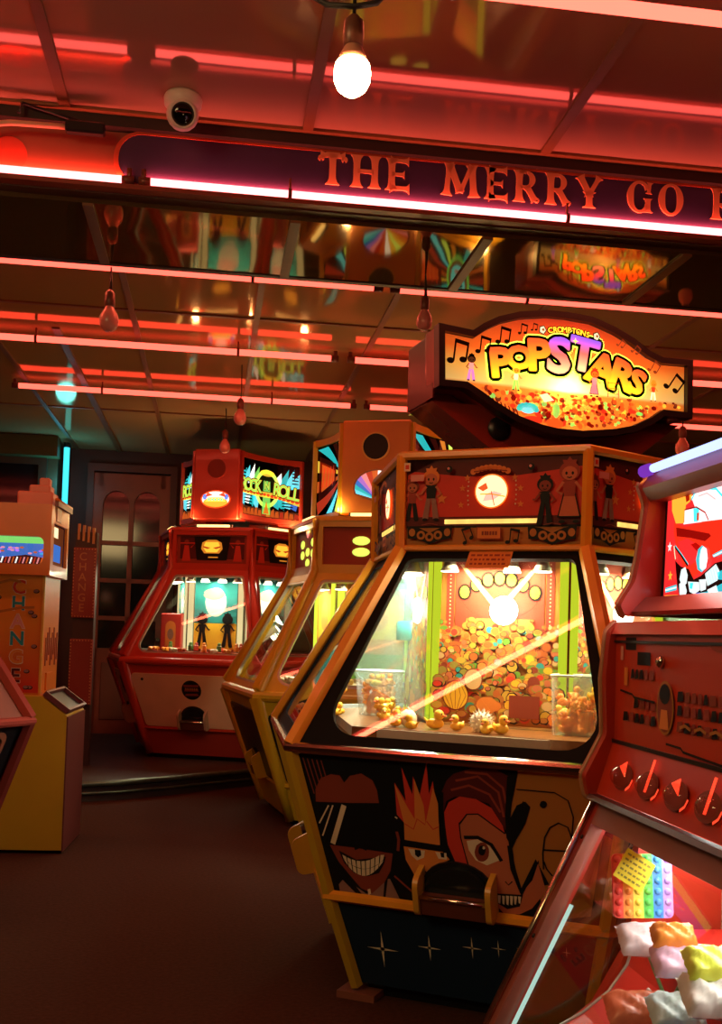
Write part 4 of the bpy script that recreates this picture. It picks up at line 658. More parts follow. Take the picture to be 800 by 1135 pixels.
# ------------------------------------------------------------------ pop star sign on top
def pop_sign(label, loc, rz):
    t = thing('topper_sign', label, 'illuminated sign', loc, rz)
    F = Matrix.Rotation(PI / 2, 4, 'X'); O = [tuple(p) for p in ART['sign_outline']]; I1 = offset_poly(O, .026)
    blk = mat('sign_frame_black', (.012, .008, .008), rough=.3); box = mat('sign_box_oxblood', (.22, .025, .015), rough=.22, coat=.4)
    part('frame', MB().ring(O, offset_poly(O, .024), -.03, .022, blk), t, F)
    bm_ = MB(); bm_.ring(offset_poly(O, .004), offset_poly(O, .03), -.12, -.03, mat('sign_rim_maroon', (.3, .03, .02), rough=.3)); bm_.prism(offset_poly(O, .004), -.13, -.12, box); part('rim', bm_, t, F)
    # box body behind, its left end lettered mirror-black
    bx = MB(); bx.box((0, .235, .13), (1.03, .21, .26), box); part('light_box', bx, t)
    e = MB(); e.box((-.518, .19, .13), (.006, .28, .24), mat('end_panel_gloss', (.10, .008, .006), rough=.25, spec=.25)); part('end_panel', e, t)
    lp = MB(); lp.prism([(-.52, 0), (.52, 0), (.30, -.17), (-.22, -.2)], -.30, -.06, box); part('pedestal', lp, t, F)
    sp = MB(); sp.lathe([(.045, 0), (.045, .006), (.001, .007)], BLACK, 20); part('pedestal_speaker', sp, t, F @ Matrix.Translation((-.25, -.08, -.06)))
    # backlit print
    bgm = litprint('sign_print_ground', (1, .3, .03), .42); gradient(bgm, (1, .22, .025), (.55, .04, .012), 1, .0, 1.); cr_ = next(n for n in bgm.node_tree.nodes if n.type == 'VALTORGB').color_ramp
    for ps, c_ in ((.33, (1, .26, .03)), (.36, (1, .68, .2)), (.5, (1, .55, .09)), (.66, (1, .18, .02))): e_ = cr_.elements.new(ps); e_.color = (*c_, 1)
    K = dict(INKL); K['bg'] = bgm
    part('ground_print', Art(K, .0006).poly(I1, 'bg'), t, F)
    A = Art(K, .0006); A.z = .0022
    def inside(x, y):
        c = False; n = len(I1)
        for i in range(n):
            (x1, y1), (x2, y2) = I1[i], I1[(i + 1) % n]
            if (y1 > y) != (y2 > y) and x < (x2 - x1) * (y - y1) / (y2 - y1) + x1: c = not c
        return c
    if 0: A.poly([(-.49, .052), (-.2, .062), (.1, .07), (.49, .082), (.49, .125), (.2, .155), (-.1, .155), (-.4, .1), (-.49, .09)], 'amber'); A.poly([(-.33, .06), (.33, .075), (.24, .14), (-.2, .135)], 'yellow'); A.poly([(-.14, .07), (.18, .075), (.12, .14), (-.12, .135)], 'cream')
    r = random.Random(3)
    for i in range(900):
        x = r.uniform(-.48, .48); y = .06 - abs(r.random()) ** .8 * .16 + .02 * x
        if inside(x, y - .015) and inside(x, y + .012) and inside(x + .012, y) and inside(x - .012, y):
            q = r.uniform(.005, .013); A.poly(ell(x, y, q, q * r.uniform(.6, 1.1), 8), r.choice(['orange', 'orange', 'amber', 'red', 'brown', 'yellow', 'orange', 'darkred', 'brown', 'green', 'brown', 'red', 'darkred', 'orange']), False); A.z += .000008
    A.up()
    for i in range(9): A.stroke([(-.34 + i * .016, .03 - i * .006), (-.325 + i * .016, .0 - i * .007)], .005, 'darkred')
    x, y = -.166, -.012
    for i in range(8): a = i * PI / 7; A.poly(ell(x + .034 * math.cos(a), y + .016 * math.sin(a), .012, .010, 10), 'teal', False)
    A.poly(ell(x, y, .03, .016), 'cyan'); A.poly(ell(-.05, -.005, .015, .03), 'green'); A.poly(ell(-.055, -.055, .036, .018), 'orange'); A.poly([(-.12, .045), (-.09, .055), (-.06, .03), (-.1, .02)], 'cream'); A.poly(ell(-.145, -.05, .04, .014), 'red')
    figure(A, -.397, .12, .055, 'black', 'pink', 'purple', 'brown'); figure(A, -.22, .098, .052, 'yellow', 'cream', 'green', 'amber'); figure(A, .101, .112, .06, 'red', 'pink', 'pink', 'amber', dress=True); figure(A, .352, .105, .045, 'amber', 'red', 'cream', 'amber')
    for x in (.155, .2): A.stroke([(x, .06), (x, .12)], .003, 'brown')
    for yy in (.075, .095, .115): A.stroke([(.155, yy), (.2, yy)], .002, 'brown')
    for k, s, rt in (('note1', .075, 0), ('note2', .055, 0), ('note3', .055, 0), ('note4', .035, 0), ('note5', .025, 0), ('r1', .03, -.5), ('r2', .032, -.5), ('r3', .042, -.4), ('r4', .065, -.5)): note(A, *ART['sign_pts'][k], s, 'brown' if k[0] == 'r' and k != 'r4' else 'black', rt)
    part('cartoon_print', A, t, F)
    # title
    L = ART['sign_letters']
    for nm, ck, z, r in (('title_glow_edge', 'lime', .006, .022), ('title_outline', 'black', .0078, .0165)):
        B = Art(K, .0003); B.z = z
        for ch, x, y, h, rt in L: B.bold(ch, x, y, h, ck, rt * D, r, 1.16, .02, 14)
        part(nm, B, t, F)
    for i, (ch, x, y, h, rt) in enumerate(L):
        two = i in (3, 4); lm = MATS.get('title_ink_%d' % two)
        if not lm:
            lm = litprint('title_ink_%d' % two, (1, .5, .1), .7)
            gradient(lm, *(((1, .6, .35), (.40, .15, .75), 1, .1, .95, (1, .22, .16)) if two else ((1, .62, .03), (1, .16, .03), 1, .1, .9)))
        B = Art({'a': lm}, .0003); B.z = .0098; B.bold(ch, 0, 0, h, 'a', 0, .0045, 1.16, .03, 8); part('title_letter', B, t, F @ Matrix.Translation((x, y, 0)) @ Matrix.Rotation(rt * D, 4, 'Z'))
    B = Art(K, .0006); B.z = .006; tx = 'CROMPTONS'
    for lay in ((.0045, 'black', 0), (.0008, 'yellow', .002)):
        B.z = .006 + lay[2]
        for i, ch in enumerate(tx):
            q = (i - 4) / 4; B.bold(ch, -.004 + q * .078, .303 - .009 * q * q, .021, lay[1], -q * .18, lay[0], 1.0, .0, 8)
    for s in (-1, 1): B.poly(ell(-.003 + s * .112, .29, .017, .019, 5), 'black'); B.poly(ell(-.003 + s * .112, .29, .013, .015, 5), 'cream'); B.poly(ell(-.001 + s * .112, .291, .005), 'brown')
    B.poly(star(.02, .262, .014, 4, .3), 'lime'); part('maker_lettering', B, t, F)
    return t
PS = pop_sign('illuminated shield-shaped POPSTARS sign on top of the big orange pusher', (.752, 3.954, 2.118), math.atan2(.300, .983))
MPS = PS.matrix_basis if False else Matrix.Translation((.752, 3.954, 2.118)) @ Matrix.Rotation(math.atan2(.300, .983), 4, 'Z')
lamp('POINT', MPS @ Vector((-.002, .08, .100)), 3.2, (1, .85, .55), .02, name='sign_lamp')
lamp('POINT', MPS @ Vector((-.3, .08, .12)), .25, (1, .7, .4), .03, name='sign_lamp'); lamp('POINT', MPS @ Vector((.3, .08, .12)), .25, (1, .7, .4), .03, name='sign_lamp')
bpy.context.view_layer.update()
P2 = copy_tree(PS); P2.location = (1.62, 7.3, 2.13); P2['label'] = 'second POPSTARS sign farther back, seen mirrored in the ceiling above the first'
M2_ = Matrix.Translation((1.62, 7.3, 2.13)) @ Matrix.Rotation(math.atan2(.300, .983), 4, 'Z'); lamp('POINT', M2_ @ Vector((-.002, .08, .1)), 4.5, (1, .85, .55), .02, name='sign_lamp')
tw = thing('display_tower', 'slim dark display tower under the second sign, behind the big pusher', 'cabinet', (1.66, 7.45, 0), .3)
part('cabinet', MB().box((0, 0, .96), (.42, .36, 1.92), DARK, bev=.02), tw); part('shelf_window', MB().box((0, -.182, 1.3), (.34, .01, .7), mat('tower_glass', (.02, .015, .01), rough=.1)), tw); part('sign_post', MB().lathe([(.05, 1.92), (.05, 2.2)], BLACK, 12), tw)
st = thing('sign_stand', 'dark steel stand between the orange pusher lid and the lit pop sign', 'stand', (.72, 4.1, 1.9), math.atan2(.3, .983))
part('foot', MB().lathe([(.14, 0), (.14, .02), (.06, .035), (.001, .036)], BLACK, 20), st); part('column', MB().lathe([(.045, .03), (.045, .3)], BLACK, 16), st)
# ------------------------------------------------------------------ moulded pushers with speaker toppers
V = dict(Rc=.757, zc1=2.015, zc0=1.654, Rb=1.225, zb=.847, Rs=.90, zs=.04)
def sunburst(A, w, h):
    A.poly([(-w, 0), (w, 0), (w, h), (-w, h)], 'black'); cx, cy = w * .35, h * .5; cs = ['teal', 'yellow', 'orange', 'red', 'cyan', 'lime', 'amber', 'darkred']
    for i in range(20):
        a0, a1 = i * 2 * PI / 20, (i + .55) * 2 * PI / 20; P = [(cx, cy)]
        for a in (a0, a1):
            dx, dy = math.cos(a), math.sin(a); k = min((w - .01 - cx) / dx if dx > 1e-3 else 9, (-w + .01 - cx) / dx if dx < -1e-3 else 9, (h - .01 - cy) / dy if dy > 1e-3 else 9, (.01 - cy) / dy if dy < -1e-3 else 9); P.append((cx + dx * k, cy + dy * k))
        A.poly(P, cs[i % 8], False); A.z += .00003
    A.up(); A.poly([(-w * .9, h * .22), (-w * .1, h * .4), (-w * .1, h * .68), (-w * .9, h * .86)], 'darkred'); A.poly([(-w * .8, h * .34), (-w * .2, h * .46), (-w * .2, h * .6), (-w * .8, h * .74)], 'orange')
    for i in range(4): A.stroke([(-w * .75 + i * w * .15, h * .4), (-w * .7 + i * w * .15, h * .68)], .012, 'red')
    A.poly(ell(cx, cy, w * .3, h * .36, 20), 'green'); A.poly(ell(cx, cy, w * .25, h * .31, 20), 'brown'); A.poly(ell(cx, cy + h * .02, w * .19, h * .24, 20), 'cyan')
    for s in (-1, 1): A.poly(ell(cx + s * w * .08, cy + h * .06, w * .05, h * .04, 10), 'black', False)
    A.up(); A.poly(ell(cx, cy - h * .1, w * .1, h * .03, 10), 'red')
    for i in range(5): A.stroke([(cx - w * .16 + i * w * .08, cy + h * .18), (cx - w * .2 + i * w * .1, cy + h * .3)], .008, 'yellow')
def rockart(A, w, h):
    A.poly([(-w, 0), (w, 0), (w, h), (-w, h)], 'black')
    r = random.Random(11)
    for s in (-1, 1):
        for i in range(4): x = s * w * (.38 + .17 * i); A.poly([(x - .05, h * .56), (x + .04, h * .6), (x + .03 + .03 * r.random(), h * (.82 + .14 * r.random())), (x - .02, h * .74)], r.choice(['cyan', 'white', 'teal', 'green', 'cyan']), False); A.z += .0001
        for i in range(4): x = s * w * (.35 + .17 * i); A.poly([(x - .05, h * .42), (x + .05, h * .4), (x + .02, h * (.1 + .1 * r.random())), (x - .04, h * .22)], r.choice(['cyan', 'white', 'blue', 'teal']), False); A.z += .0001
        A.up()
        for j in range(5): A.poly([(s * w * .78, h * (.66 + j * .06)), (s * w * .97, h * (.665 + j * .06)), (s * w * .95, h * (.685 + j * .06)), (s * w * .78, h * (.69 + j * .06))], 'black', False); A.poly([(s * w * .5, h * (.12 + j * .055)), (s * w * .85, h * (.12 + j * .055)), (s * w * .8, h * (.145 + j * .055)), (s * w * .52, h * (.145 + j * .055))], 'black', False)
    A.up(); A.poly([(-w, 0), (w, 0), (w, h * .14), (-w, h * .16)], 'brown')
    for i in range(14): x = -w + 2 * w * (i + .5) / 14; A.poly([(x - .024, h * .02), (x + .024, h * .02), (x + .016, h * (.1 + .1 * r.random())), (x - .016, h * .12)], r.choice(['orange', 'amber', 'orange', 'red']), False)
    A.up(); A.poly(ell(0, h * .52, .155, .175, 30), 'lime'); A.poly(ell(0, h * .52, .12, .138, 30), 'black'); A.poly(ell(0, h * .8, .09, .03, 12), 'yellow')
    A.poly([(-.05, .03), (.05, .03), (.04, h * .66), (-.04, h * .66)], 'green'); A.poly([(-.035, .035), (.035, .035), (.0, h * .3)], 'orange'); A.poly([(-.05, h * .42), (.05, h * .42), (.05, h * .47), (-.05, h * .47)], 'black')
    A.poly([(-w, h * .38), (-.15, h * .36), (.15, h * .36), (w, h * .26), (w, h * .38), (.15, h * .46), (-.15, h * .46), (-w, h * .46)], 'yellow')
    for i in range(16): x = -w * .95 + i * w * .125; A.poly(ell(x, h * .41 - (x > 0) * x * .12, .022, .014, 8), 'red', False)
    A.up()
    for lay, (off, c) in enumerate(((.12, 'black'), (.06, 'yellow'), (-.0, 'green'))):
        for ch, x in zip('ROCK', (-.325, -.255, -.185, -.115)): A.text(ch, x, h * .545, .115, c, 0, off, .85)
        A.text("N", 0, h * .58, .07, c, 0, off, .85)
        for ch, x in zip('ROLL', (.115, .19, .26, .325)): A.text(ch, x, h * .545 - (x - .1) * .14, .115, c, -.1, off, .85)
        A.up(2)
def topper(t, body, artf, z0, h, a, b, boxart, bend=.07):
    """truncated three sided head: narrow speaker boxes (a) and wide hollow-faced signs (b)"""
    ra, rb = .2887 * (a + 2 * b), .2887 * (2 * a + b)
    core = MB(); core.lathe([(rb - .12, z0 + .03), (rb - .12, z0 + h - .03)], mat('topper_core', (.05, .012, .01), rough=.6), 24); part('topper_core', core, t)
    part('topper_post', MB().lathe([(.12, V['zc1'] - .02), (.12, z0 + .04)], BLACK, 16), t)
    A = Art(INKL, .0006); artf(A, b / 2 - .02, h - .09); A.sliced(b / 2, 12)
    A.mb.v = [(x, y, z - bend * (1 - (x / (b / 2)) ** 2)) for x, y, z in A.mb.v]; am = A.mb.mesh('backlit_print')
    n = 14; fr = MB(); P = [(-b / 2 + b * i / n) for i in range(n + 1)]; dz = [-bend * (1 - (x / (b / 2)) ** 2) for x in P]
    for y0, y1, fd in ((0, .045, .02), (h - .045, h, .02)):
        for i in range(n):
            vs = [(P[i], y0, dz[i] + fd), (P[i + 1], y0, dz[i + 1] + fd), (P[i + 1], y1, dz[i + 1] + fd), (P[i], y1, dz[i] + fd), (P[i], y0, dz[i] - .1), (P[i + 1], y0, dz[i + 1] - .1), (P[i + 1], y1, dz[i + 1] - .1), (P[i], y1, dz[i] - .1)]
            fr.add(vs, [(0, 1, 2, 3), (7, 6, 5, 4), (3, 2, 6, 7), (0, 4, 5, 1)], body)
    for s in (-1, 1): fr.box((s * (b / 2 - .012), h / 2, -.02), (.024, h, .09), body)
    fm = fr.mesh('sign_frame')
    bx = MB(); bx.box((0, h / 2 + .0, -.10), (a, h + .03, .24), body, bev=.008); bm = bx.mesh('speaker_box')
    grm = mat('speaker_black', (.006, .006, .006), rough=.7); sp = MB(); sp.ring(ell(0, 0, .096, n=28), ell(0, 0, .086, n=28), 0, .008, body); sp.prism(ell(0, 0, .086, n=28), -.0, .003, grm if boxart == 'shell' else mat('speaker_red', (.25, .02, .01), rough=.6)); sm = sp.mesh('speaker')
    B = Art(INKL, .0008)
    if boxart == 'shell':
        pts = [(.115 * math.cos(q), .085 * math.sin(q)) for q in [PI + .35 - (PI + .7) * i / 14 for i in range(15)]]
        B.poly([(p[0] * 1.08, p[1] * 1.08) for p in pts] + [(0, -.075)], 'brown'); cl = ['cyan', 'teal', 'blue', 'purple', 'pink', 'red', 'orange', 'white', 'yellow', 'lime', 'yellow', 'amber', 'orange', 'pink']
        for i in range(14): B.poly([(0, -.06), pts[i], pts[i + 1]], cl[i], False)
    else:
        B.poly(ell(0, 0, .105, .06, 28), 'orange'); B.poly(ell(0, 0, .095, .052, 28), 'white'); B.poly(ell(0, -.02, .085, .032, 20), 'amber')
        for s in (-1, 1): B.poly([(s * .08, .01), (s * .055, .045), (s * .02, .028)], 'red', False); B.poly(ell(s * .075, .015, .015, .02, 8), 'blue', False)
        B.up(); B.poly([(-.07, -.015), (.07, -.015), (.05, .012), (-.05, .012)], 'lime')
        for i in range(5): B.poly(ell(-.045 + i * .0225, -.002, .007, .01, 8), 'teal', False)
    bmesh_ = B.mb.mesh('box_emblem')
    for i in range(3):
        R = Matrix.Rotation(120 * D * i, 4, 'Z') @ Matrix.Translation((0, -ra, z0)) @ Matrix.Rotation(PI / 2, 4, 'X')
        q = part('speaker_box', bm, t, R); part('speaker', sm, q, Matrix.Translation((0, h * .73, .021))); part('box_emblem', bmesh_, q, Matrix.Translation((.02 if boxart == 'shell' else 0, h * .27, .022)) @ Matrix.Scale(1.35, 4))
        R = Matrix.Rotation((120 * i + 60) * D, 4, 'Z') @ Matrix.Translation((0, -rb, z0)) @ Matrix.Rotation(PI / 2, 4, 'X')
        q = part('sign_frame', fm, t, R); part('backlit_print', am, q, Matrix.Translation((0, .045, 0)))
def moulded_pusher(label, loc, rotz, body, kick, panel, artf, boxart, inner, crowncol, tz=(2.02, .62), tab=(.42, .77)):
    t = thing('coin_pusher', label, 'arcade machine', loc, rotz); v = V
    part('plinth', hexplate(v['Rs'] - .05, 0, v['Rs'] - .04, v['zs'], BLACK), t)
    bd = MB(); hexplate(v['Rs'], v['zs'], .99, .27, kick, bd); hexplate(.995, .27, v['Rb'] - .005, v['zb'] - .02, body, bd); hexplate(v['Rb'] - .005, v['zb'] - .02, v['Rb'] - .02, v['zb'] + .03, body, bd); part('cabinet_body', bd, t)
    M, w0, w1, h = FM(0, .995, .27, v['Rb'] - .005, v['zb'] - .02)
    pn = MB(); pn.prism(fillet(trap(w0 - .05, w1 - .06, .02, h - .09), .035, 5), 0, .012, panel)
    for x in (-.44, .44): pn.prism(ell(x, h - .14, .012, n=10), .012, .018, BLACK)
    each('access_panel', pn, t, .995, .27, v['Rb'] - .005, v['zb'] - .02)
    if boxart != 'shell':
        A = Art(INK, .0006); A.poly(ell(0, 0, .088), 'black'); 
        for i in range(3): A.poly([(-.07 + i * .01, .045 - i * .04), (.07 - i * .01, .05 - i * .04), (.065, .03 - i * .04), (-.065, .027 - i * .04)], 'redbrown', False)
        A.up()
        for i in range(6): A.poly(ell(-.05 + i * .02, .01, .007, .012, 8), 'tan', False)
        each('round_badge', A, t, .995, .27, v['Rb'] - .005, v['zb'] - .02, dz=.0125, M2=Matrix.Translation((.0, h * .62, 0)))
    chute(t, .995, .27, v['Rb'] - .005, v['zb'] - .02, .02, .12, .2, body if boxart == 'shell' else mat('cheek_white', (.5, .3, .2), rough=.4))
    post('body_post', [(v['Rs'], v['zs']), (.995, .27), (v['Rb'] - .0, v['zb'] - .01), (v['Rb'] - .015, v['zb'] + .04), (v['Rc'] + .06, v['zc0'] - .1), (v['Rc'] + .005, v['zc0'] + .02), (v['Rc'] + .0, v['zc1'])], [.03, .035, .045, .045, .032, .028, .026], body, t, 10)
    part('waist_rail', hexrail(.998, .27, .016, body, 6), t); part('belt_rail', hexrail(v['Rb'] - .004, v['zb'], .034, body, 10), t)
    M, w0, w1, h = FM(0, v['Rb'] - .01, v['zb'], v['Rc'], v['zc0'])
    inn = fillet(trap(w0 - .075, w1 - .055, .075, h - .05), [.09, .09, .04, .04], 8); mid = fillet(trap(w0 - .09, w1 - .07, .09, h - .065), [.08, .08, .035, .035], 8)
    fr = MB(); fr.ring(fillet(trap(w0 - .01, w1 - .01, 0, h), .001, 8), inn, -.03, .004, body); each('window_frame', fr, t, v['Rb'] - .01, v['zb'], v['Rc'], v['zc0'])
    each('window_gasket', MB().ring(inn, mid, -.02, .001, mat('grey_gasket', (.45, .4, .33), rough=.3, metal=.4)), t, v['Rb'] - .01, v['zb'], v['Rc'], v['zc0'])
    each('window_glass', MB().prism(mid, -.012, -.009, GLASS2), t, v['Rb'] - .01, v['zb'], v['Rc'], v['zc0'])
    # crown
    M, w0, w1, h = FM(0, v['Rc'], v['zc0'], v['Rc'], v['zc1'])
    cw = trap(w0 - .05, w0 - .05, .06, h - .05)
    fr = MB(); fr.ring([(-w0, 0), (w0, 0), (w0, h), (-w0, h)], cw, -.03, .0, body); each('crown_frame', fr, t, v['Rc'], v['zc0'], v['Rc'], v['zc1'])
    A = Art(INK, .0006); A.poly(trap(w0 - .04, w0 - .04, .05, h - .04), crowncol)
    if boxart != 'shell':
        A.poly([(-.3, .1), (.3, .1), (.3, .3), (-.3, .3)], 'maroon')
        for s in (-1, 1):
            A.poly([(s * .2, .08), (s * .28, .08), (s * .26, .22), (s * .22, .22)], 'red', False); A.poly(ell(s * .24, .25, .022), 'redbrown', False); A.up(); A.stroke([(s * .2, .2), (s * .16, .24), (s * .3, .24)], .012, 'red')
        A.poly([(-.14, .09), (.14, .09), (.17, .3), (-.17, .3)], 'black')
    else: A.poly([(.02, .05), (.3, .05), (.3, .3), (.16, .3)], 'redbrown')
    each('crown_print', A, t, v['Rc'], v['zc0'], v['Rc'], v['zc1'], dz=-.028)
    A = Art(INKL, .001)
    if boxart != 'shell':
        A.poly([(-.1, -.01), (-.09, .045), (-.04, .07), (.04, .07), (.09, .045), (.1, -.01), (.07, -.05), (-.07, -.05)], 'amber'); A.poly([(-.08, .0), (-.06, .05), (.06, .05), (.08, .0), (.05, -.04), (-.05, -.04)], 'yellow')
        A.poly([(-.08, .015), (-.01, .0), (-.04, -.012), (-.08, 0)], 'brown', False); A.poly([(.08, .015), (.01, .0), (.04, -.012), (.08, 0)], 'brown'); A.poly([(-.03, -.09), (.06, -.09), (.06, -.08), (-.03, -.08)], 'amber')
        M2 = Matrix.Translation((0, .2, 0))
    else:
        for x, y in ((-.1, .02), (-.1, -.03), (0, .08), (0, -.02), (0, -.07), (.1, .02), (.1, -.03)): A.poly(ell(x, y, .04, .02, 14), 'lime', False)
        A.up(); A.poly(ell(0, .08, .03, .035, 14), 'pink'); M2 = Matrix.Translation((.08, .19, 0)) @ Matrix.Scale(1.5, 4)
    each('crown_lamp', A, t, v['Rc'], v['zc0'], v['Rc'], v['zc1'], dz=-.02, M2=M2)
    part('crown_lid', hexplate(v['Rc'] + .01, v['zc1'] - .01, v['Rc'] - .0, v['zc1'] + .02, body), t)
    part('crown_core', hexplate(v['Rc'] - .05, v['zc0'] + .01, v['Rc'] - .05, v['zc1'] - .01, DARK), t)
    ll = MB(); ll.box((0, 0, 0), (.3, .03, .02), emis('lid_strip', (1, .62, .2), 2.2, .3, 12)); ll.box((0, .02, 0), (.34, .02, .03), DARK)
    LLm = ll.mesh('lid_light')
    for k in range(6): part('lid_light', LLm, t, Matrix.Rotation(60 * D * k, 4, 'Z') @ Matrix.Translation((0, -v['Rc'] * .866 + .04, v['zc1'] + .035)))
    # inside
    part('playfield', hexplate(v['Rb'] - .12, v['zb'] - .0, v['Rb'] - .12, v['zb'] + .045, mat('playfield_dark', (.05, .02, .012), rough=.3, noise=.5, scale=14)), t)
    part('pusher_shelf', hexplate(.86, v['zb'] + .045, .86, v['zb'] + .08, inner[0]), t)
    part('mirror_column', hexplate(.55, v['zb'] + .08, .55, v['zc0'], inner[1]), t)
    A = Art(INK, .0008); A.poly([(-.2, .03), (.2, .03), (.2, .68), (-.2, .68)], inner[2])
    if boxart != 'shell':
        A.poly(ell(0, .45, .15, .19), 'teal'); A.poly(ell(0, .45, .1, .13), 'white'); A.poly([(-.2, .03), (.2, .03), (.2, .26), (-.2, .26)], 'yellow'); A.poly(ell(-.02, .52, .1, .05), 'pink')  # white and pink ellipses paint in the pale glow at the column's centre
        for i in range(7): A.stroke([(-.19, .33 + i * .05), (-.1, .325 + i * .05)], .012, 'teal'); A.stroke([(.19, .33 + i * .05), (.1, .325 + i * .05)], .012, 'teal')
        for s in (-1, 1): figure(A, s * .12, .2, .17, 'black', 'black', 'black', 'black')
    else:
        A.poly([(-.17, .3), (.17, .3), (.17, .6), (-.17, .6)], 'yellow'); A.poly(ell(0, .45, .1), 'orange'); A.poly([(-.2, .03), (.2, .03), (.2, .2), (-.2, .2)], 'green')
    each('printed_mirror', A, t, .552, v['zb'] + .08, .552, v['zc0'], dz=.001)
    y = MB()
    for s in (-1, 1): y.box((s * .235, .35, .008), (.045, .68, .014), inner[3])
    each('light_strip', y, t, .552, v['zb'] + .08, .552, v['zc0'])
    part('inner_ceiling', hexplate(v['Rc'] - .04, v['zc0'] - .03, v['Rc'] - .04, v['zc0'], BLACK), t)
    dl = downlight((1, .85, .6), 1.3).mesh('downlight')
    for k in (5, 0, 1):
        for x in (-.22, -.08, .08, .22): part('downlight', dl, t, Matrix.Rotation(60 * D * k, 4, 'Z') @ Matrix.Translation((x, -.55, v['zc0'] - .1)))
    topper(t, body, artf, tz[0], tz[1], tab[0], tab[1], boxart)
    return t
RED = moulded_pusher('red moulded coin pusher with pale lower panel and ROCK N ROLL sign on top', (-1.193, 10.0, .13), -12.6 * D, REDM, mat('kick_red', (.4, .04, .025), rough=.4), mat('cream_panel', (.85, .52, .33), rough=.45), rockart, 'emblem',
    (mat('shelf_red', (.3, .03, .02), rough=.3), mat('column_silver', (.45, .5, .45), rough=.12, metal=.8), 'teal', emis('warm_strip', (1, .7, .35), .9, .2, 4)), 'redbrown', (2.13, .60))
YEL = moulded_pusher('yellow moulded coin pusher with tan speaker box head, between two other pushers', (.211, 7.592, 0), -13.8 * D, YELM, YELM, mat('black_patterned_panel', (.012, .014, .01), rough=.35, noise=.8, scale=40), sunburst, 'shell',
    (mat('shelf_cream', (.6, .5, .35), rough=.3), mat('column_gold', (.6, .5, .2), rough=.12, metal=.8), 'orange', emis('lime_strip2', (.75, .85, .05), 1.3, .1, 4)), 'redbrown', (2.07, .60), (.46, .77))
# its head is a tan box
bpy.context.view_layer.update()
for T_, zz in ((RED, 2.06), (YEL, 2.06)):
    for x_, y_ in ((-.25, -.6), (.25, -.6), (.6, 0)): lamp('POINT', T_.matrix_basis @ Vector((x_, y_, zz + .03)), 4.5, (1, .66, .28), .03, name='lid_lamp')
add_inner_light(RED, (5, 0, 1), 1.58, .60, 9, (1, .85, .6)); add_inner_light(YEL, (5, 0, 1), 1.58, .60, 11, (1, .88, .6))
tanb = mat('tan_speaker_box', (.60, .2, .02), rough=.5, noise=.15)
for o in YEL.children:
    if o.name.startswith('speaker_box') and o.data.materials[0] == YELM: o.data.materials[0] = tanb
# left foreground pusher, only its right corner is in view
LFT = big_pusher('dark pusher at the far left edge, only its maroon corner and tilted window showing', (-2.40, 4.12, 0), -55 * D, (mat('maroon_trim', (.3, .035, .02), rough=.35), mat('maroon_post', (.16, .02, .015), rough=.4), mat('pinkish_window_frame', (.32, .12, .08), rough=.4), mat('maroon_rail', (.4, .07, .05), rough=.3)), plain=True)
add_inner_light(LFT, (0, 1), 1.5, .5, 5, (.9, .9, .7))
# ------------------------------------------------------------------ change machine
CA = 5 * D
CM = thing('change_machine', 'orange and yellow change machine lettered CHANGE down its front, at left', 'change machine', (-1.6, 5.88, 0), CA)
FX = Matrix.Rotation(PI / 2, 4, 'X')
ysl = mat('yellow_stand_paint', (.62, .36, .01), rough=.5, noise=.08); maro = mat('maroon_side', (.16, .035, .03), rough=.4); orp = mat('orange_cabinet', (.70, .19, .015), rough=.35, coat=.2)
st = MB(); st.prism([(-.75, .02), (0, .02), (0, .755), (-.14, .86), (-.75, .86)], -.56, 0, ysl, FX); part('stand', st, CM)
sd = MB(); sd.box((.004, .28, .38), (.008, .55, .74), maro); part('stand_side', sd, CM)
tr = MB()
Mt = Matrix(((math.cos(-.643), 0, math.sin(.643), -.07), (0, 1, 0, .28), (math.sin(-.643), 0, math.cos(.643), .815), (0, 0, 0, 1)))
tr.ring(fillet([(-.085, -.27), (.085, -.27), (.085, .27), (-.085, .27)], .01, 3), fillet([(-.07, -.25), (.07, -.25), (.07, .25), (-.07, .25)], .01, 3), 0, .03, maro, Mt); tr.box((0, 0, .003), (.15, .5, .006), BLACK, Mt); part('coin_tray', tr, CM)
cab = MB(); cab.prism([(-.75, .12), (-.172, .12), (-.172, .56), (-.75, .56)], .86, 1.53, orp); part('cabinet', cab, CM)
part('cabinet_edge', MB().box((-.176, .116, 1.195), (.016, .012, .67), mat('gold_edge', (.75, .42, .05), rough=.3), bev=.003), CM)
hd = MB()
wn = fillet([(-.74, 1.590), (-.177, 1.590), (-.177, 1.745), (-.74, 1.745)], .035, 6); ot = fillet([(-.75, 1.53), (-.138, 1.53), (-.138, 1.93), (-.75, 1.93)], .001, 6)
hd.ring(ot, wn, -.10, -.06, orp, FX); hd.box((-.444, .345, 1.91), (.612, .48, .04), orp); hd.box((-.444, .345, 1.55), (.612, .48, .04), orp)
hd.box((-.146, .12, 1.73), (.016, .04, .36), orp); hd.box((-.146, .56, 1.73), (.016, .05, .36), mat('lit_amber_edge', (.9, .5, .06), rough=.3)); hd.box((-.146, .34, 1.88), (.016, .42, .09), orp); hd.box((-.146, .34, 1.57), (.016, .42, .05), orp); hd.box((-.444, .58, 1.73), (.612, .01, .36), maro)
part('display_head', hd, CM)
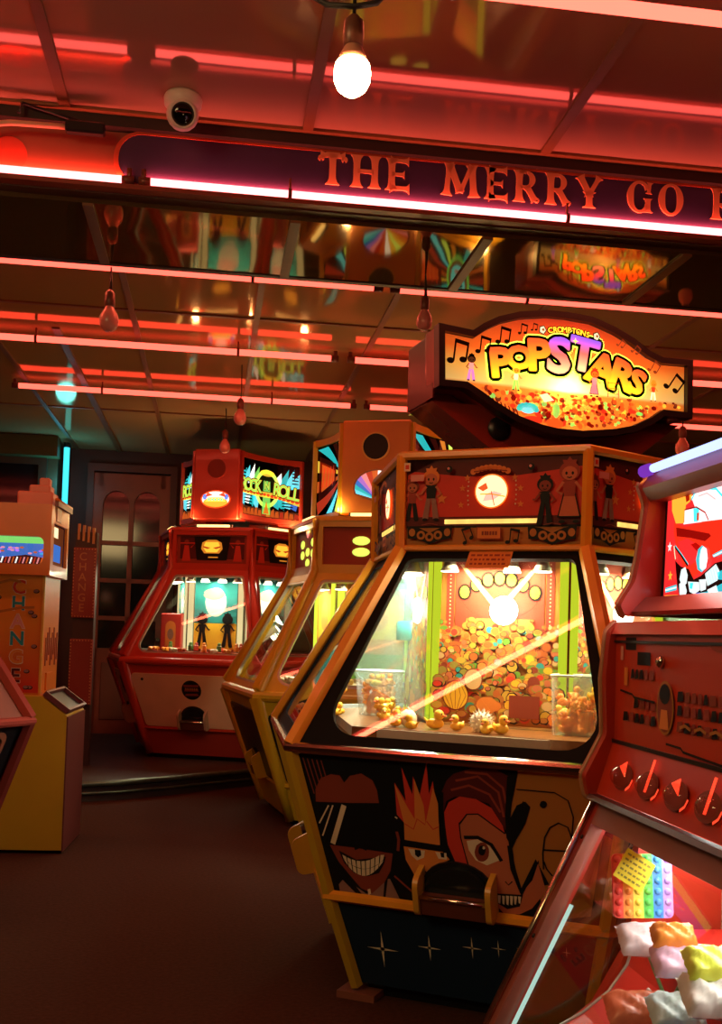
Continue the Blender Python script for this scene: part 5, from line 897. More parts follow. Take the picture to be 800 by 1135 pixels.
# the lit scene in the display window
A = Art(INKL, .001); A.poly([(-.74, 1.58), (-.17, 1.58), (-.17, 1.76), (-.74, 1.76)], 'blue'); A.poly([(-.74, 1.715), (-.17, 1.715), (-.17, 1.76), (-.74, 1.76)], 'green')
A.poly([(-.74, 1.58), (-.17, 1.58), (-.17, 1.63), (-.3, 1.65), (-.5, 1.62), (-.74, 1.645)], 'darkred')
for i in range(16): x = -.5 + i * .02; A.poly([(x, 1.60), (x + .008, 1.60), (x + .018, 1.635), (x + .01, 1.637)], ['red', 'pink', 'orange', 'white'][i % 4], False)
A.up()
for i in range(30): x = rnd.uniform(-.55, -.2); A.poly(ell(x, rnd.uniform(1.655, 1.69), .012, .006, 8), rnd.choice(['purple', 'blue', 'pink', 'orange', 'teal', 'purple']), False)
part('lit_display', A, CM, Matrix.Translation((0, .19, 0)) @ FX)
part('head_window', MB().prism(wn, -.085, -.082, GLASS, FX), CM)
A = Art(INKL, .001); A.poly([(-.19, 1.6), (.19, 1.6), (.19, 1.83), (-.19, 1.83)], 'brown'); A.poly([(-.15, 1.76), (.02, 1.76), (.02, 1.82), (-.15, 1.82)], 'cream'); A.poly([(-.1, 1.62), (.1, 1.62), (.1, 1.72), (-.1, 1.72)], 'blue')
part('side_display', A, CM, Matrix.Translation((-.16, .34, 0)) @ Matrix.Rotation(PI / 2, 4, 'Z') @ FX)
sg = MB(); sg.box((-.14, .25, 1.885), (.012, .13, .075), mat('pale_plate', (.5, .35, .3), rough=.4)); part('side_badge', sg, CM)
tp = MB(); pk = mat('pink_resin', (.62, .22, .15), rough=.4)
for (a, b, c), (d, e, f) in (((-.27, .3, 1.975), (.2, .16, .09)), ((-.25, .3, 2.03), (.12, .12, .06)), ((-.23, .3, 2.07), (.06, .07, .07))): tp.box((a, b, c), (d, e, f), pk, bev=.008)
part('crest', tp, CM)
rl = MB(); rl.tube([(-.13, .14, 1.965), (-.13, .58, 1.965)], .012, orp, 6); rl.box((-.13, .36, 1.945), (.02, .44, .03), maro); part('roof_rail', rl, CM)
# lettering and coins on the front
A = Art({**INK, 'fade': gradient(mat('change_front_print', (.7, .3, .05), rough=.35), (.6, .03, .012), (.75, .25, .02), 1, .05, .6)}, .001)
A.poly([(-.74, .87), (-.185, .87), (-.185, 1.52), (-.74, 1.52)], 'fade')
for ch, c, y in (('C', 'red', 1.465), ('H', 'teal', 1.373), ('A', 'pink', 1.272), ('N', 'teal', 1.176), ('G', 'orange', 1.074), ('E', 'maroon', .968)):
    A.text(ch, -.312, y, .082, 'cream', 0, .05, 1.0); A.up(.6)
    A.text(ch, -.312, y, .078, c, 0, .03, 1.0); A.up(.6)
for x, y in ((-.215, 1.44), (-.24, 1.32), (-.22, 1.3), (-.215, 1.13), (-.25, .99), (-.23, .9), (-.25, .9), (-.42, 1.4), (-.43, 1.2), (-.4, 1.02), (-.55, 1.3), (-.5, .95)): A.poly(ell(x, y, .017, .012, 12), 'black', False); A.up(.4); A.poly(ell(x - .002, y + .002, .014, .009, 12), 'greyed', False); A.up(.4)
for q in ([(-.74, 1.45), (-.45, 1.47), (-.36, 1.50), (-.3, 1.49)], [(-.74, 1.28), (-.5, 1.30), (-.3, 1.345), (-.22, 1.35)]): A.stroke(q, .014, 'tan')
part('front_print', A, CM, Matrix.Translation((0, .119, 0)) @ FX)
sp_ = MB()
for i in range(8): sp_.box((-.169, .2 + i * .045, 1.1 + .03 * (i % 3)), (.006, .012, .16), mat('side_fitting', (.35, .1, .05), rough=.3))
sp_.box((-.168, .33, .93), (.01, .2, .1), orp); part('side_fittings', sp_, CM)

# ------------------------------------------------------------------ upright change board with bulbs
CS = thing('change_board', 'narrow maroon upright board lettered CHANGE with rows of small bulbs, behind the change machine', 'sign', (-2.245, 8.6, .12), 2 * D)
bdm = mat('maroon_board', (.24, .03, .02), rough=.4); part('post', MB().box((0, .06, .95), (.17, .08, 1.9), mat('board_post', (.05, .02, .015), rough=.5)), CS)
for nm, z0, z1 in (('upper_panel', 1.2, 1.77), ('lower_panel', .5, 1.03)):
    b = MB(); b.box((0, .0, (z0 + z1) / 2), (.185, .03, z1 - z0), bdm, bev=.004); pn = part(nm, b, CS)
    d = MB(); gm = mat('small_bulb_gold', (.55, .25, .06), rough=.3)
    n = int((z1 - z0) / .026)
    for i in range(n + 1):
        for x in (-.083, .083): d.ball((x, -.018, z0 + .012 + (z1 - z0 - .024) * i / n), .0055, gm, 6)
    for i in range(1, 7):
        for z in (z0 + .012, z1 - .012): d.ball((-.083 + .166 * i / 7, -.018, z), .0055, gm, 6)
    part('border_bulbs', d, pn)
A = Art({'g': mat('dull_gold_letter', (.42, .17, .05), rough=.4)}, .001)
for i, ch in enumerate('CHANGE'): A.text(ch, -.012, 1.70 - i * .083, .066, 'g', 0, .01)
part('lettering', A, CS, Matrix.Translation((0, -.0155, 0)) @ FX)
b = MB()
for i in range(4): b.box((-.06 + i * .04, .02, 1.90 - i * .01), (.018, .03, .13), mat('gold_slats', (.5, .28, .08), rough=.4))
part('finial', b, CS)

# ------------------------------------------------------------------ prize machine at the right front
RM = thing('prize_machine', 'red prize cabinet with a cartoon screen, blue white tube and sloped glass, nearest at right', 'arcade machine', uv(1.3, 1.85, 0), BETA)
def L(u, v, z=0): return Vector((u - 1.3, v - 1.85, z))
v1, v0 = 2.397, 1.30
redc = mat('red_cabinet', (.42, .028, .012), rough=.33, coat=.2, noise=.15); redd = mat('red_print_panel', (.52, .038, .012), rough=.35, noise=.12); mauve = mat('mauve_metal_frame', (.30, .10, .07), rough=.4)
edge = mat('edge_moulding', (.45, .2, .1), rough=.25)
def side(name, prof, va, vb, m, hole=None):
    """profile in (u, z), standing across v from va to vb"""
    Mx = Matrix(((1, 0, 0, -1.3), (0, 0, 1, -1.85), (0, 1, 0, 0), (0, 0, 0, 1)))
    b = MB()
    if hole: b.ring(prof, hole, va, vb, m, Mx)
    else: b.prism(prof, va, vb, m, Mx)
    return part(name, b, RM)
headp = fillet([(.985, 1.627), (1.002, 1.58), (.985, 1.45), (.973, 1.397), (.938, 1.34), (.95, 1.315), (1.6, 1.315), (1.6, 1.66), (1.02, 1.66)], [.01, .03, .03, .03, .015, .015, .03, .03, .01], 4)
midp = fillet([(.935, 1.30), (.915, 1.278), (.906, 1.17), (.912, 1.04), (.862, .943), (.872, .897), (.93, .86), (1.6, .86), (1.6, 1.30)], [.012, .02, .03, .04, .02, .012, .01, .02, .02], 4)
for va, vb in ((v1 - .03, v1), (v0, v0 + .03)):
    side('head_side', headp, va, vb, redc); side('console_side', midp, va, vb, redc)
def edgeline(pts, v, r=.006): return MB().tube([L(a, v, b) for a, b in pts], r, edge, 6)
part('edge_trim', edgeline(headp[:24], v1 + .0), RM); part('edge_trim', edgeline(midp[:26], v1 + .0, .007), RM)
side('head_body', [(1.05, 1.33), (1.58, 1.33), (1.58, 1.64), (1.07, 1.64)], v0 + .03, v1 - .03, redc)
side('top_bezel', [(.985, 1.615), (1.005, 1.585), (1.06, 1.585), (1.06, 1.65), (1.0, 1.645)], v0 + .03, v1 - .03, mat('bezel_maroon', (.22, .04, .025), rough=.4))
side('bottom_bezel', [(.965, 1.325), (1.0, 1.36), (1.06, 1.36), (1.06, 1.32), (.975, 1.316)], v0 + .03, v1 - .03, mat('bezel_maroon', (.22, .04, .025), rough=.4))
side('screen_surround', [(1.035, 1.35), (1.06, 1.35), (1.06, 1.6), (1.045, 1.6)], v0 + .03, v1 - .03, BLACK)
side('neck', [(1.2, 1.29), (1.55, 1.29), (1.55, 1.34), (1.2, 1.34)], v0 + .08, v1 - .08, DARK)
side('console_body', [(.93, 1.285), (.93, 1.03), (.89, .905), (1.58, .87), (1.58, 1.285)], v0 + .03, v1 - .03, redd)
side('console_top_lip', [(.918, 1.272), (.93, 1.30), (1.5, 1.30), (1.5, 1.272)], v0 + .03, v1 - .03, redc)
side('console_groove', [(.925, 1.252), (.93, 1.252), (.93, 1.258), (.925, 1.258)], v0 + .03, v1 - .03, BLACK)
side('console_groove', [(.924, 1.022), (.932, 1.022), (.932, 1.03), (.924, 1.03)], v0 + .03, v1 - .03, BLACK)
side('ledge_groove', [(.866, .893), (.9, .885), (.9, .9), (.873, .903)], v0 + .03, v1 - .03, BLACK)
# local frames on the near-facing planes: x from far end towards the viewer, y up, z out
def face(u, v, z, tilt=0.):
    o = L(u, v, z); c, s = math.cos(tilt), math.sin(tilt)   # up vector leans to +u by tilt
    return Matrix(((0, s, -c, o.x), (-1, 0, 0, o.y), (0, c, s, o.z), (0, 0, 0, 1)))
A = Art(INK, .0006); X0 = .03
for y, n_, x0, x1 in ((.20, 1, .06, .12), (.16, 1, .13, .2)): A.poly([(x0, y), (x1, y), (x1, y + .035), (x0, y + .035)], 'black')
A.poly([(.035, .17), (.05, .17), (.05, .21), (.035, .21)], 'pink'); A.poly([(.06, .1), (.08, .1), (.08, .15), (.06, .15)], 'orange')
A.poly(ell(.55, .215, .07, .014, 16), 'redbrown')
for yy, xa, xb in ((.12, .1, .22), (.075, .34, .62), (.04, .12, .24), (.04, .34, .62), (.0, .06, .24), (-.0, .34, .6)):
    x = xa
    while x < xb: q = rnd.uniform(.018, .03); A.poly([(x, yy), (x + q, yy + .004), (x + q - .003, yy + .028), (x + .004, yy + .026)], rnd.choice(['black', 'black', 'redbrown', 'brown']), False); A.poly(ell(x + q / 2, yy + .014, q * .2, .007, 8), 'redbrown', False) if 0 else None; x += q + .005
A.up(); A.poly(ell(.285, .055, .042, .07, 24), 'tan'); A.poly(ell(.285, .055, .036, .063, 24), 'brown'); A.poly(ell(.285, .09, .026, .026, 12), 'black'); A.poly([(.262, .0), (.308, .0), (.3, .05), (.27, .05)], 'orange')
for i in range(4): A.stroke([(.36 + i * .065, .012), (.385 + i * .065, .02), (.41 + i * .065, .012)], .008, 'tan')
A.stroke([(.05, .085), (.12, .078), (.13, .07), (.24, .065)], .006, 'black'); A.stroke([(.3, -.035), (.37, -.037), (.38, -.045), (.62, -.058)], .006, 'black'); A.poly([(.62, -.055), (.66, -.055), (.66, .1), (.62, .1)], 'black')
part('console_print', A, RM, face(.9295, v1 - .03, 1.077) @ Matrix.Diagonal((1, .8, 1, 1)))
sc_ = MB(); sc_.lathe([(.012, 0), (.014, .006), (.008, .012), (.001, .013)], CHROME, 12); part('lock', sc_, RM, face(.929, v1 - .29, 1.215))
# coin entry ledge with clear domes and lit red arrows
tl = math.atan2(.04, .125)
A = Art({'r': mat('arrow_red_enamel', (.9, .05, .02), rough=.3, emit=(1, .06, .02), es=1.1), 'k': INK['brown'], 't': INK['tan']}, .0008)
for i, x in enumerate((.12, .26, .40, .54, .68)):
    A.poly(ell(x, .055, .05, .03, 20), 'k'); A.poly(ell(x, .055, .044, .025, 20), 'k')
    A.poly([(x - .03, .075), (x + .015, .055), (x + .005, .09)], 'r', False) if i % 2 == 0 else A.poly([(x - .006, .04), (x + .006, .04), (x + .008, .11), (x - .004, .11)], 'r', False)
    A.up(); A.stroke([(x + .04, .03), (x + .055, .04), (x + .06, .055)], .006, 'r')
part('ledge_print', A, RM, face(.8895, v1 - .03, .905, tl) @ Matrix.Translation((0, 0, .0015)))
dm_ = MB(); dm_.ball((0, 0, 0), (.045, .026, .028), glassmat('clear_dome', (1, .8, .75), .06), 14); dm_ = dm_.mesh('coin_dome')
for x in (.12, .26, .40, .54, .68): part('coin_dome', dm_, RM, face(.8895, v1 - .03, .905, tl) @ Matrix.Translation((x, .055, 0)))
# sloped window frame
slope = math.atan2(.904 - .60, .889 - .262)
ln = math.hypot(.304, .627); hw = (v1 - v0)
Fs = face(.60, v1, .262, slope)
fr = MB(); fr.ring([(0, 0), (hw, 0), (hw, ln), (0, ln)], [(.036, .04), (hw - .036, .04), (hw - .036, ln - .06), (.036, ln - .06)], -.03, .0, mauve); part('window_frame', fr, RM, Fs)
part('frame_edge', MB().tube([(.0, -.0, .003), (.0, ln, .003)], .009, mat('steel_edge', (.6, .45, .35), rough=.2, metal=1.), 8), RM, Fs)
part('window_glass', MB().prism([(.045, .045), (hw - .045, .045), (hw - .045, ln - .07), (.045, ln - .07)], -.022, -.018, GLASS), RM, Fs)
tb = MB(); tb.box((.047, ln * .34, -.037), (.006, ln * .62, .008), emis('pale_green_tube', (.6, .95, .8), .8, .1, 4)); part('edge_light', tb, RM, Fs)
for y_ in (.12, .35, .6): part('frame_screw', MB().lathe([(.006, 0), (.005, .003), (.001, .004)], BLACK, 8), RM, Fs @ Matrix.Translation((.02, y_, 0)))
# lower far side: frame with clear opening, red curved cheek inside
fh = [(.904, .889), (.60, .262), (.64, .2), (.80, .1), (.80, 0), (1.6, 0), (1.6, .889)]
hl = [(.925, .84), (.70, .372), (.73, .34), (.82, .36), (.90, .42), (.975, .55), (1.0, .84)]
side('lower_side', fh, v1 - .03, v1, redc, hl)
side('lower_side', fh, v0, v0 + .03, redc)
side('side_glass', hl, v1 - .018, v1 - .014, GLASS)
side('front_apron', [(.60, .262), (.62, .262), (.66, .2), (.82, .1), (.82, 0), (.80, 0), (.80, .1), (.64, .2)], v0 + .03, v1 - .03, redc)
side('back_panel', [(1.55, 0), (1.58, 0), (1.58, .87), (1.55, .87)], v0 + .03, v1 - .03, redc)
rb = []
for i in range(13): a = PI * (1.02 + .46 * i / 12); rb.append((1.02 + .3 * math.cos(a) * 1.0, .66 + .36 * math.sin(a)))
CH = [(.757, .372), (.80, .383), (.86, .415), (.92, .462), (.962, .52), (.975, .56), (.975, .60)]
part('cheek_edge', MB().tube([L(a, v1 - .058, b) for a, b in CH], .005, mat('steel_lip', (.5, .5, .48), rough=.3, metal=.7), 6), RM)
side('inner_red_cheek', [(1.2, .60), (1.2, .30), (.757, .30)] + CH, v0 + .2, v1 - .06, mat('inner_red', (.6, .03, .02), rough=.35))
side('inner_back', [(1.2, .3), (1.23, .3), (1.23, .87), (1.2, .87)], v0 + .03, v1 - .03, mat('inner_back_print', (.35, .25, .15), rough=.4, noise=.6, scale=18))
rp = MB()
for v_, w_ in ((2.03, .035), (1.975, .05), (1.6, .04)): rp.box(tuple(L(1.08, v_, .72)), (.02, w_, .3), mat('inner_red', (.6, .03, .02), rough=.35))
part('inner_posts', rp, RM)
# blue white tube on the head
tv = thing('neon_tube', 'blue white tube light along the top of the cartoon screen', 'neon light', uv(.995, (v0 + v1) / 2, 1.658), BETA)
part('glass_tube', MB().tube([(0, -.5, 0), (0, .48, 0)], .010, emis('tube_blue_white', (.35, .42, 1), 2.0, .05, 3), 12), tv)
for s in (-1, 1): part('end_cap', MB().tube([(0, s * .49 + (.01 if s > 0 else -.01), 0), (0, s * .535, 0)], .015, emis('violet_cap', (.35, .06, .8), .5), 10), tv)
part('batten', MB().box((.02, 0, -.01), (.02, 1.06, .02), mauve), tv)
lamp('AREA', uv(.96, 1.85, 1.675), 0.2, (.35, .4, 1), 1.0, (0, PI / 2 * 0, BETA + PI / 2), size_y=.03)
# cartoon screen
A = Art({**INKL, 'bg': litprint('screen_red', (1, .03, .03), .85), 'w': litprint('screen_white', (.9, 1, .98), .92), 'c': litprint('screen_cyan', (.04, .55, .65), .9)}, .00015)
A.poly([(0, 0), (1.0, 0), (1.0, .24), (0, .24)], 'bg')
def T(t):   # traced car picture: left part of the screen as it hangs there
    q = [float(k) for k in t.split()]; o = []
    for X, Y in zip(q[::2], q[1::2]):
        yt = 300 - (X - 375) * .18; yb = 945 + (X - 375) * .024; o.append(((X - 375) / 419 * .285 + .006, max(0, min(.238, .238 * (yb - Y) / (yb - yt)))))
    return o
A.poly([(.285, .24), (.285, .12), (1, .1), (1, .24)], 'w'); A.poly([(.285, .14), (.285, .06), (.55, .05), (.8, .08), (.8, .13), (.5, .16)], 'red'); A.poly([(.285, .06), (.285, 0), (1, 0), (1, .05)], 'c'); A.poly([(.6, .05), (.75, .05), (.72, .1), (.62, .1)], 'w')
A.poly(T('400 290 560 262 540 330 510 350 505 465 440 462 405 380'), 'yellow'); A.poly(T('548 300 600 240 800 215 800 466 660 466 500 472 505 380 580 370'), 'w')
A.stroke(T('552 320 575 275 640 246 720 262 770 320 800 400'), .006, 'c'); A.stroke(T('600 300 660 285 720 330'), .003, 'pink'); A.poly(T('568 375 612 372 606 462 575 462'), 'c'); A.poly(T('596 405 612 405 612 455 596 455'), 'red'); A.poly(T('515 395 560 388 560 460 515 462'), 'cream')
A.stroke(T('505 462 505 380 590 368 655 408 680 458'), .0035, 'darkred'); A.poly(T('505 285 535 280 540 320 515 332'), 'darkred')
A.poly(T('430 458 520 490 640 465 800 462 800 645 720 690 650 780 590 815 520 750 455 610 430 520'), 'red'); A.poly(T('448 488 560 512 690 545 705 562 665 592 560 562 455 545'), 'darkred'); A.poly(T('465 580 540 565 600 600 640 625 600 720 560 745 500 660'), 'bg'); A.poly(T('565 605 600 595 640 625 630 665 600 640'), 'darkred')
A.stroke(T('440 605 447 650 456 690'), .004, 'cream'); A.stroke(T('446 608 500 670 552 738'), .006, 'black'); A.stroke(T('450 604 505 665 556 730'), .003, 'c')
A.poly(T('455 700 500 740 560 760 600 830 650 810 740 738 800 728 800 965 510 960 480 860'), 'black')
for q, cc in (('505 760 535 745 555 800 550 850 520 870 495 820', 'w'), ('495 850 530 830 555 900 540 955 505 945', 'w'), ('560 840 640 850 650 900 610 925 575 905', 'w'), ('575 850 600 850 595 890 575 885', 'c'), ('640 835 690 835 690 900 655 910', 'w'), ('680 800 750 745 780 800 765 850 700 880', 'w'), ('560 925 700 915 800 870 800 960 560 955', 'c'), ('700 905 760 880 775 930 730 955', 'w'), ('620 920 650 915 640 950 610 950', 'blue'), ('765 800 800 785 800 850 772 845', 'c'), ('725 685 800 652 800 680 735 702', 'c'), ('730 690 800 662 800 672 738 698', 'w')): A.poly(T(q), cc)
for i in range(5): A.stroke(T('%d %d %d %d' % (690 + i * 15, 800 - i * 11, 715 + i * 15, 875 - i * 8)), .0012, 'c')
A.poly(T('655 618 685 640 697 705 688 765 660 790 630 770 615 705 628 640'), 'c'); A.poly(T('662 625 688 645 697 705 688 765 664 780 645 760 640 700 648 645'), 'w')
A.poly(T('396 868 482 852 484 888 398 898'), 'c'); A.poly(T('396 878 482 864 482 876 398 888'), 'w'); A.poly(T('394 915 495 918 495 945 394 945'), 'yellow')
for x, y, c in ((.034, .122, 'w'), (.044, .055, 'yellow')): A.poly(star(x, y, .0125), c, False)
part('screen_picture', A, RM, face(1.033, v1 - .052, 1.353, .03))
lamp('AREA', uv(1.0, 1.95, 1.48), 3.5, (1, .5, .45), .5, look=uv(.2, 1.9, 1.2), size_y=.2, name='screen_light')
lamp('AREA', uv(.98, 1.9, .84), 3, (1, .95, .8), .7, (0, 0, BETA + PI / 2), size_y=.1, name='machine_light')
lamp('POINT', uv(1.1, 2.2, .8), 1.5, (.9, 1, .9), .04, name='machine_light')

# ---- prizes in the sloped window
def prize_root(name, label, cat, u, v, z, rz=0): return thing(name, label, cat, uv(u, v, z), rz)
pt = prize_root('popping_toy', 'square rainbow bubble popping toy standing behind the sloped glass', 'toy', .895, 2.10, .69, .12)
Mp = Matrix.Translation((0, 0, 0)) @ Matrix.Rotation(PI / 2 - .15, 4, 'X')
cols = [('red', (.85, .07, .06)), ('orange', (.95, .35, .06)), ('yellow', (.9, .8, .1)), ('green', (.1, .65, .12)), ('blue', (.05, .3, .85)), ('violet', (.45, .3, .75))]
for i, (cn, c) in enumerate(cols):
    x0 = -.064 + i * .0213; b = MB(); w = .0213; r = [.018, .001, .001, .018] if i == 0 else ([.001, .018, .018, .001] if i == 5 else [.0005] * 4)
    m = mat('silicone_' + cn, c, rough=.4); b.prism(fillet([(x0, 0), (x0 + w, 0), (x0 + w, .128), (x0, .128)], r, 5), 0, .006, m)
    for j in range(6): b.ball((x0 + w / 2, .0105 + j * .0213, .006), (.0078, .0078, .005), m, 10)
    part('bubble_column', b, pt, Mp)
sk = prize_root('price_sticker', 'yellow handwritten sticker set slantwise over the rainbow toy', 'sticker', .868, 2.085, .79, .12)
A = Art({'y': mat('yellow_paper', (.85, .75, .03), rough=.6), 'k': INK['olive']}, .0006); A.poly([(-.034, -.032), (.034, -.032), (.034, .032), (-.034, .032)], 'y')
for j in range(5):
    x = -.028
    while x < .024: q = rnd.uniform(.004, .01); A.poly([(x, -.024 + j * .011), (x + q, -.024 + j * .011), (x + q, -.02 + j * .011), (x, -.02 + j * .011)], 'k', False); x += q + .003
part('paper', A, sk, Matrix.Rotation(PI / 2 - .15, 4, 'X') @ Matrix.Rotation(-.55, 4, 'Z'))
def bag(name, label, cat, u, v, z, dims, col, seed, rough=.25, tilt=0., rz=0.):
    r = random.Random(seed); b = MB(); n = 14; m = mat('wrap_%d' % seed, col, rough=rough, noise=.3, scale=40); vs = []; fs = []
    for i in range(n + 1):
        for j in range(n + 1):
            x, y = -1 + 2 * i / n, -1 + 2 * j / n; e = (1 - x ** 4) * (1 - y ** 4); vs.append((x * dims[0] / 2 * (1 + .03 * r.uniform(-1, 1)), y * dims[1] / 2 * (1 + .03 * r.uniform(-1, 1)), dims[2] * (e ** .4) * (.8 + .12 * math.sin(9 * x + 5 * y + seed) + .16 * r.random())))
    for i in range(n):
        for j in range(n): a = i * (n + 1) + j; fs.append((a, a + n + 1, a + n + 2, a + 1))
    k = len(vs); b.add(vs + [(x, y, -z_ * .4) for x, y, z_ in vs], fs + [tuple(k + q for q in f)[::-1] for f in fs], m, None, True)
    t = prize_root(name, label, cat, u, v, z, rz); t.rotation_euler = (tilt, 0, rz); part('wrapper', b, t); return t
q = bag('wrapped_prize', 'crinkled clear and lilac packet right under the rainbow toy', 'packet', .90, 2.07, .65, (.13, .08, .03), (.7, .62, .7), 21, tilt=.5)
bag('wrapped_prize', 'orange ridged ring toy in a packet, below the rainbow toy', 'packet', .895, 1.955, .69, (.085, .05, .03), (.95, .28, .05), 22, tilt=.6)
bag('wrapped_prize', 'lilac glittery packet under the orange one', 'packet', .905, 1.93, .65, (.12, .07, .03), (.65, .42, .62), 23, tilt=.6)
bag('wrapped_prize', 'lime green packet near the right edge of the sloped window', 'packet', .90, 1.80, .685, (.10, .07, .03), (.7, .9, .1), 24, tilt=.5)
bag('wrapped_prize', 'crumpled white plastic packet at the lower right corner', 'packet', .90, 1.78, .635, (.13, .09, .04), (.85, .88, .9), 25, tilt=.5)
bag('wrapped_prize', 'small orange and white packet seen through the far side pane', 'packet', .95, 2.32, .66, (.07, .06, .03), (.8, .35, .2), 26, tilt=.8)
bag('wrapped_prize', 'pale blue packet low in the sloped window', 'packet', .86, 1.86, .58, (.1, .08, .03), (.55, .75, .9), 27, tilt=.5)
bag('wrapped_prize', 'rusty red packet on the floor of the window', 'packet', .84, 1.98, .545, (.13, .08, .03), (.7, .2, .1), 28, tilt=.4)
bag('wrapped_prize', 'dark blue and white packet at the bottom edge', 'packet', .84, 1.80, .54, (.1, .07, .03), (.2, .3, .6), 29, tilt=.4)
wr = prize_root('prize_rack', 'thin green and white rods crossing behind the packets', 'rack', .92, 1.9, .45)
for i, (a, b_, c) in enumerate((((-.05, .22, .2), (.0, .0, .0), 'g'), ((.0, -.1, .22), (-.04, .1, .02), 'g'), ((-.06, .12, .12), (.02, -.06, .05), 'w'), ((-.08, .05, .03), (-.02, -.15, .12), 'w'), ((.0, .2, .05), (-.04, -.05, .2), 'g'))):
    part('rod', MB().tube([a, b_], .004, mat('rod_' + c, (.2, .5, .25) if c == 'g' else (.75, .75, .8), rough=.3), 6), wr)
tb2 = prize_root('prize_shelf', 'pale shelf strip carrying the packets along the sloped window', 'shelf', .93, 1.74, .615, BETA)
part('board', MB().box((.02, 0, 0), (.06, .76, .012), mat('pale_shelf', (.5, .4, .3), rough=.4)), tb2); part('lip', MB().box((-.012, 0, .006), (.004, .76, .016), mat('steel_lip', (.5, .5, .48), rough=.3, metal=.7)), tb2)

# ------------------------------------------------------------------ rubber ducks and tubs in the big pusher
duckY = mat('duck_yellow', (.95, .55, .04), rough=.35, noise=.05); duckO = mat('duck_orange', (1., .28, .02), rough=.35); beakm = mat('beak_orange', (.85, .15, .02), rough=.35)
def duck_mesh(m):
    b = MB(); b.ball((0, 0, .014), (.024, .018, .014), m, 12); b.ball((.010, 0, .036), (.0135, .0125, .0135), m, 12)
    b.add([(-.018, -.008, .02), (-.018, .008, .02), (-.034, 0, .03), (-.02, 0, .01)], [(0, 1, 2), (1, 3, 2), (3, 0, 2), (0, 3, 1)], m); 
    for s in (-1, 1): b.ball((-.004, s * .016, .017), (.013, .005, .009), m, 8)
    return b.mesh('rubber_duck')
DM = duck_mesh(duckY); DO = duck_mesh(duckO)
bk = MB(); bk.ball((.025, 0, .034), (.007, .007, .003), beakm, 8); BK = bk.mesh('beak')
ey = MB()
for s in (-1, 1): ey.ball((.0205, s * .0062, .0395), (.0022, .002, .003), BLACK, 6)
EY = ey.mesh('eyes')
MBIG = Matrix.Translation((.67, 4.22, 0)) @ Matrix.Rotation(-23.02 * D, 4, 'Z')
def duck(pos, rz, label, group=None, me=DM, s=1., tip=0., local=True):
    o = bpy.data.objects.new('rubber_duck', me); COL.objects.link(o); o.location = (MBIG @ Vector(pos)) if local else Vector(pos); o.rotation_euler = (tip, tip * .6, rz); o.scale = (s,) * 3; tag(o, label, 'rubber duck', group)
    for n_, m_ in (('beak', BK), ('eyes', EY)): c = bpy.data.objects.new(n_, m_); COL.objects.link(c); c.parent = o
    return o
zp = .936
import_front = [(-.30, -.665, -1.2, 'yellow duck at the left end of the row, beside the white ball', 1.0), (-.155, -.66, -.5, 'round yellow duck alone in the middle of the row on the pusher edge', 1.1), (-.075, -.665, -2.4, 'smaller yellow duck just right of the middle of the row', .9), (.085, -.685, -1.0, 'yellow duck at the right of the white spiky ball', 1.05), (.045, -.72, -2.2, 'yellow duck in front of the white spiky ball', .85), (-.22, -.72, 2.6, 'yellow duck lying just right of the white ball', .8)]
for x, y, r_, lb, s in import_front: duck((x, y, zp), r_, lb, s=s * 1.25)
wb_ = thing('white_ball', 'white toy ball on the pusher edge among the ducks, left side', 'toy ball', MBIG @ Vector((-.262, -.64, zp + .03)), .3)
b = MB(); b.ball((0, 0, 0), .031, mat('soft_white', (.85, .82, .72), rough=.5), 18); part('ball', b, wb_); part('tuft', MB().lathe([(.008, .028), (.006, .036), (.001, .04)], mat('tuft_grey', (.5, .5, .45), rough=.6), 10), wb_)
hg = thing('spiky_ball', 'white spiky rubber ball standing in the row of ducks', 'toy ball', MBIG @ Vector((.01, -.66, zp + .036)), 0)
b = MB(); sw_ = mat('soft_white', (.85, .82, .72)); b.ball((0, 0, 0), (.038, .036, .034), sw_, 16); part('ball', b, hg); b = MB(); rr = random.Random(2)
for i in range(70):
    z = 1 - 2 * (i + .5) / 70; a = i * 2.4; d = Vector((math.sqrt(1 - z * z) * math.cos(a), math.sqrt(1 - z * z) * math.sin(a), z)); p = d * .034; e = d * .048; t_ = d.orthogonal().normalized() * .005; q_ = d.cross(t_).normalized() * .005
    b.add([p + t_, p + q_, p - t_, p - q_, e], [(0, 1, 4), (1, 2, 4), (2, 3, 4), (3, 0, 4)], sw_)
part('spikes', b, hg)
def tub(label, pos, r0, r1, h, square=False):
    t = thing('clear_tub', label, 'tub', MBIG @ Vector(pos), -23 * D + (.0)); g = milky('milky_plastic', (.85, .9, .88), .2, .34); b = MB()
    n = 4 if square else 28; a0 = PI / 4 if square else 0
    def R(r): return fillet([(r * math.cos(a0 + i * 2 * PI / 4), r * math.sin(a0 + i * 2 * PI / 4)) for i in range(4)], r * .25, 6) if square else ell(0, 0, r, n=28)
    A0, A1 = R(r0), R(r1); k = len(A0); b.add([(x, y, 0) for x, y in A0] + [(x, y, h) for x, y in A1], [(i, (i + 1) % k, k + (i + 1) % k, k + i) for i in range(k)] + [tuple(range(k))[::-1]], g); part('wall', b, t)
    rim = MB(); rim.tube([(x, y, h) for x, y in A1], .004, mat('milky_rim', (.75, .8, .78), rough=.3), 6, closed=True); part('rim', rim, t)
    if not square: part('bail_handle', MB().tube([(r1 * math.cos(a), r1 * math.sin(a) * .35 - r1 * .3 * 0, h - .01 - .5 * r1 * abs(math.sin(a))) for a in [PI * i / 10 for i in range(11)]], .0022, mat('white_wire', (.8, .8, .8), rough=.3), 6), t)
    return t
def inside_big(px): return px
tl_ = tub('round milky tub heaped with orange ducks, left of the printed column', (-.555, -.19, zp), .078, .098, .175)
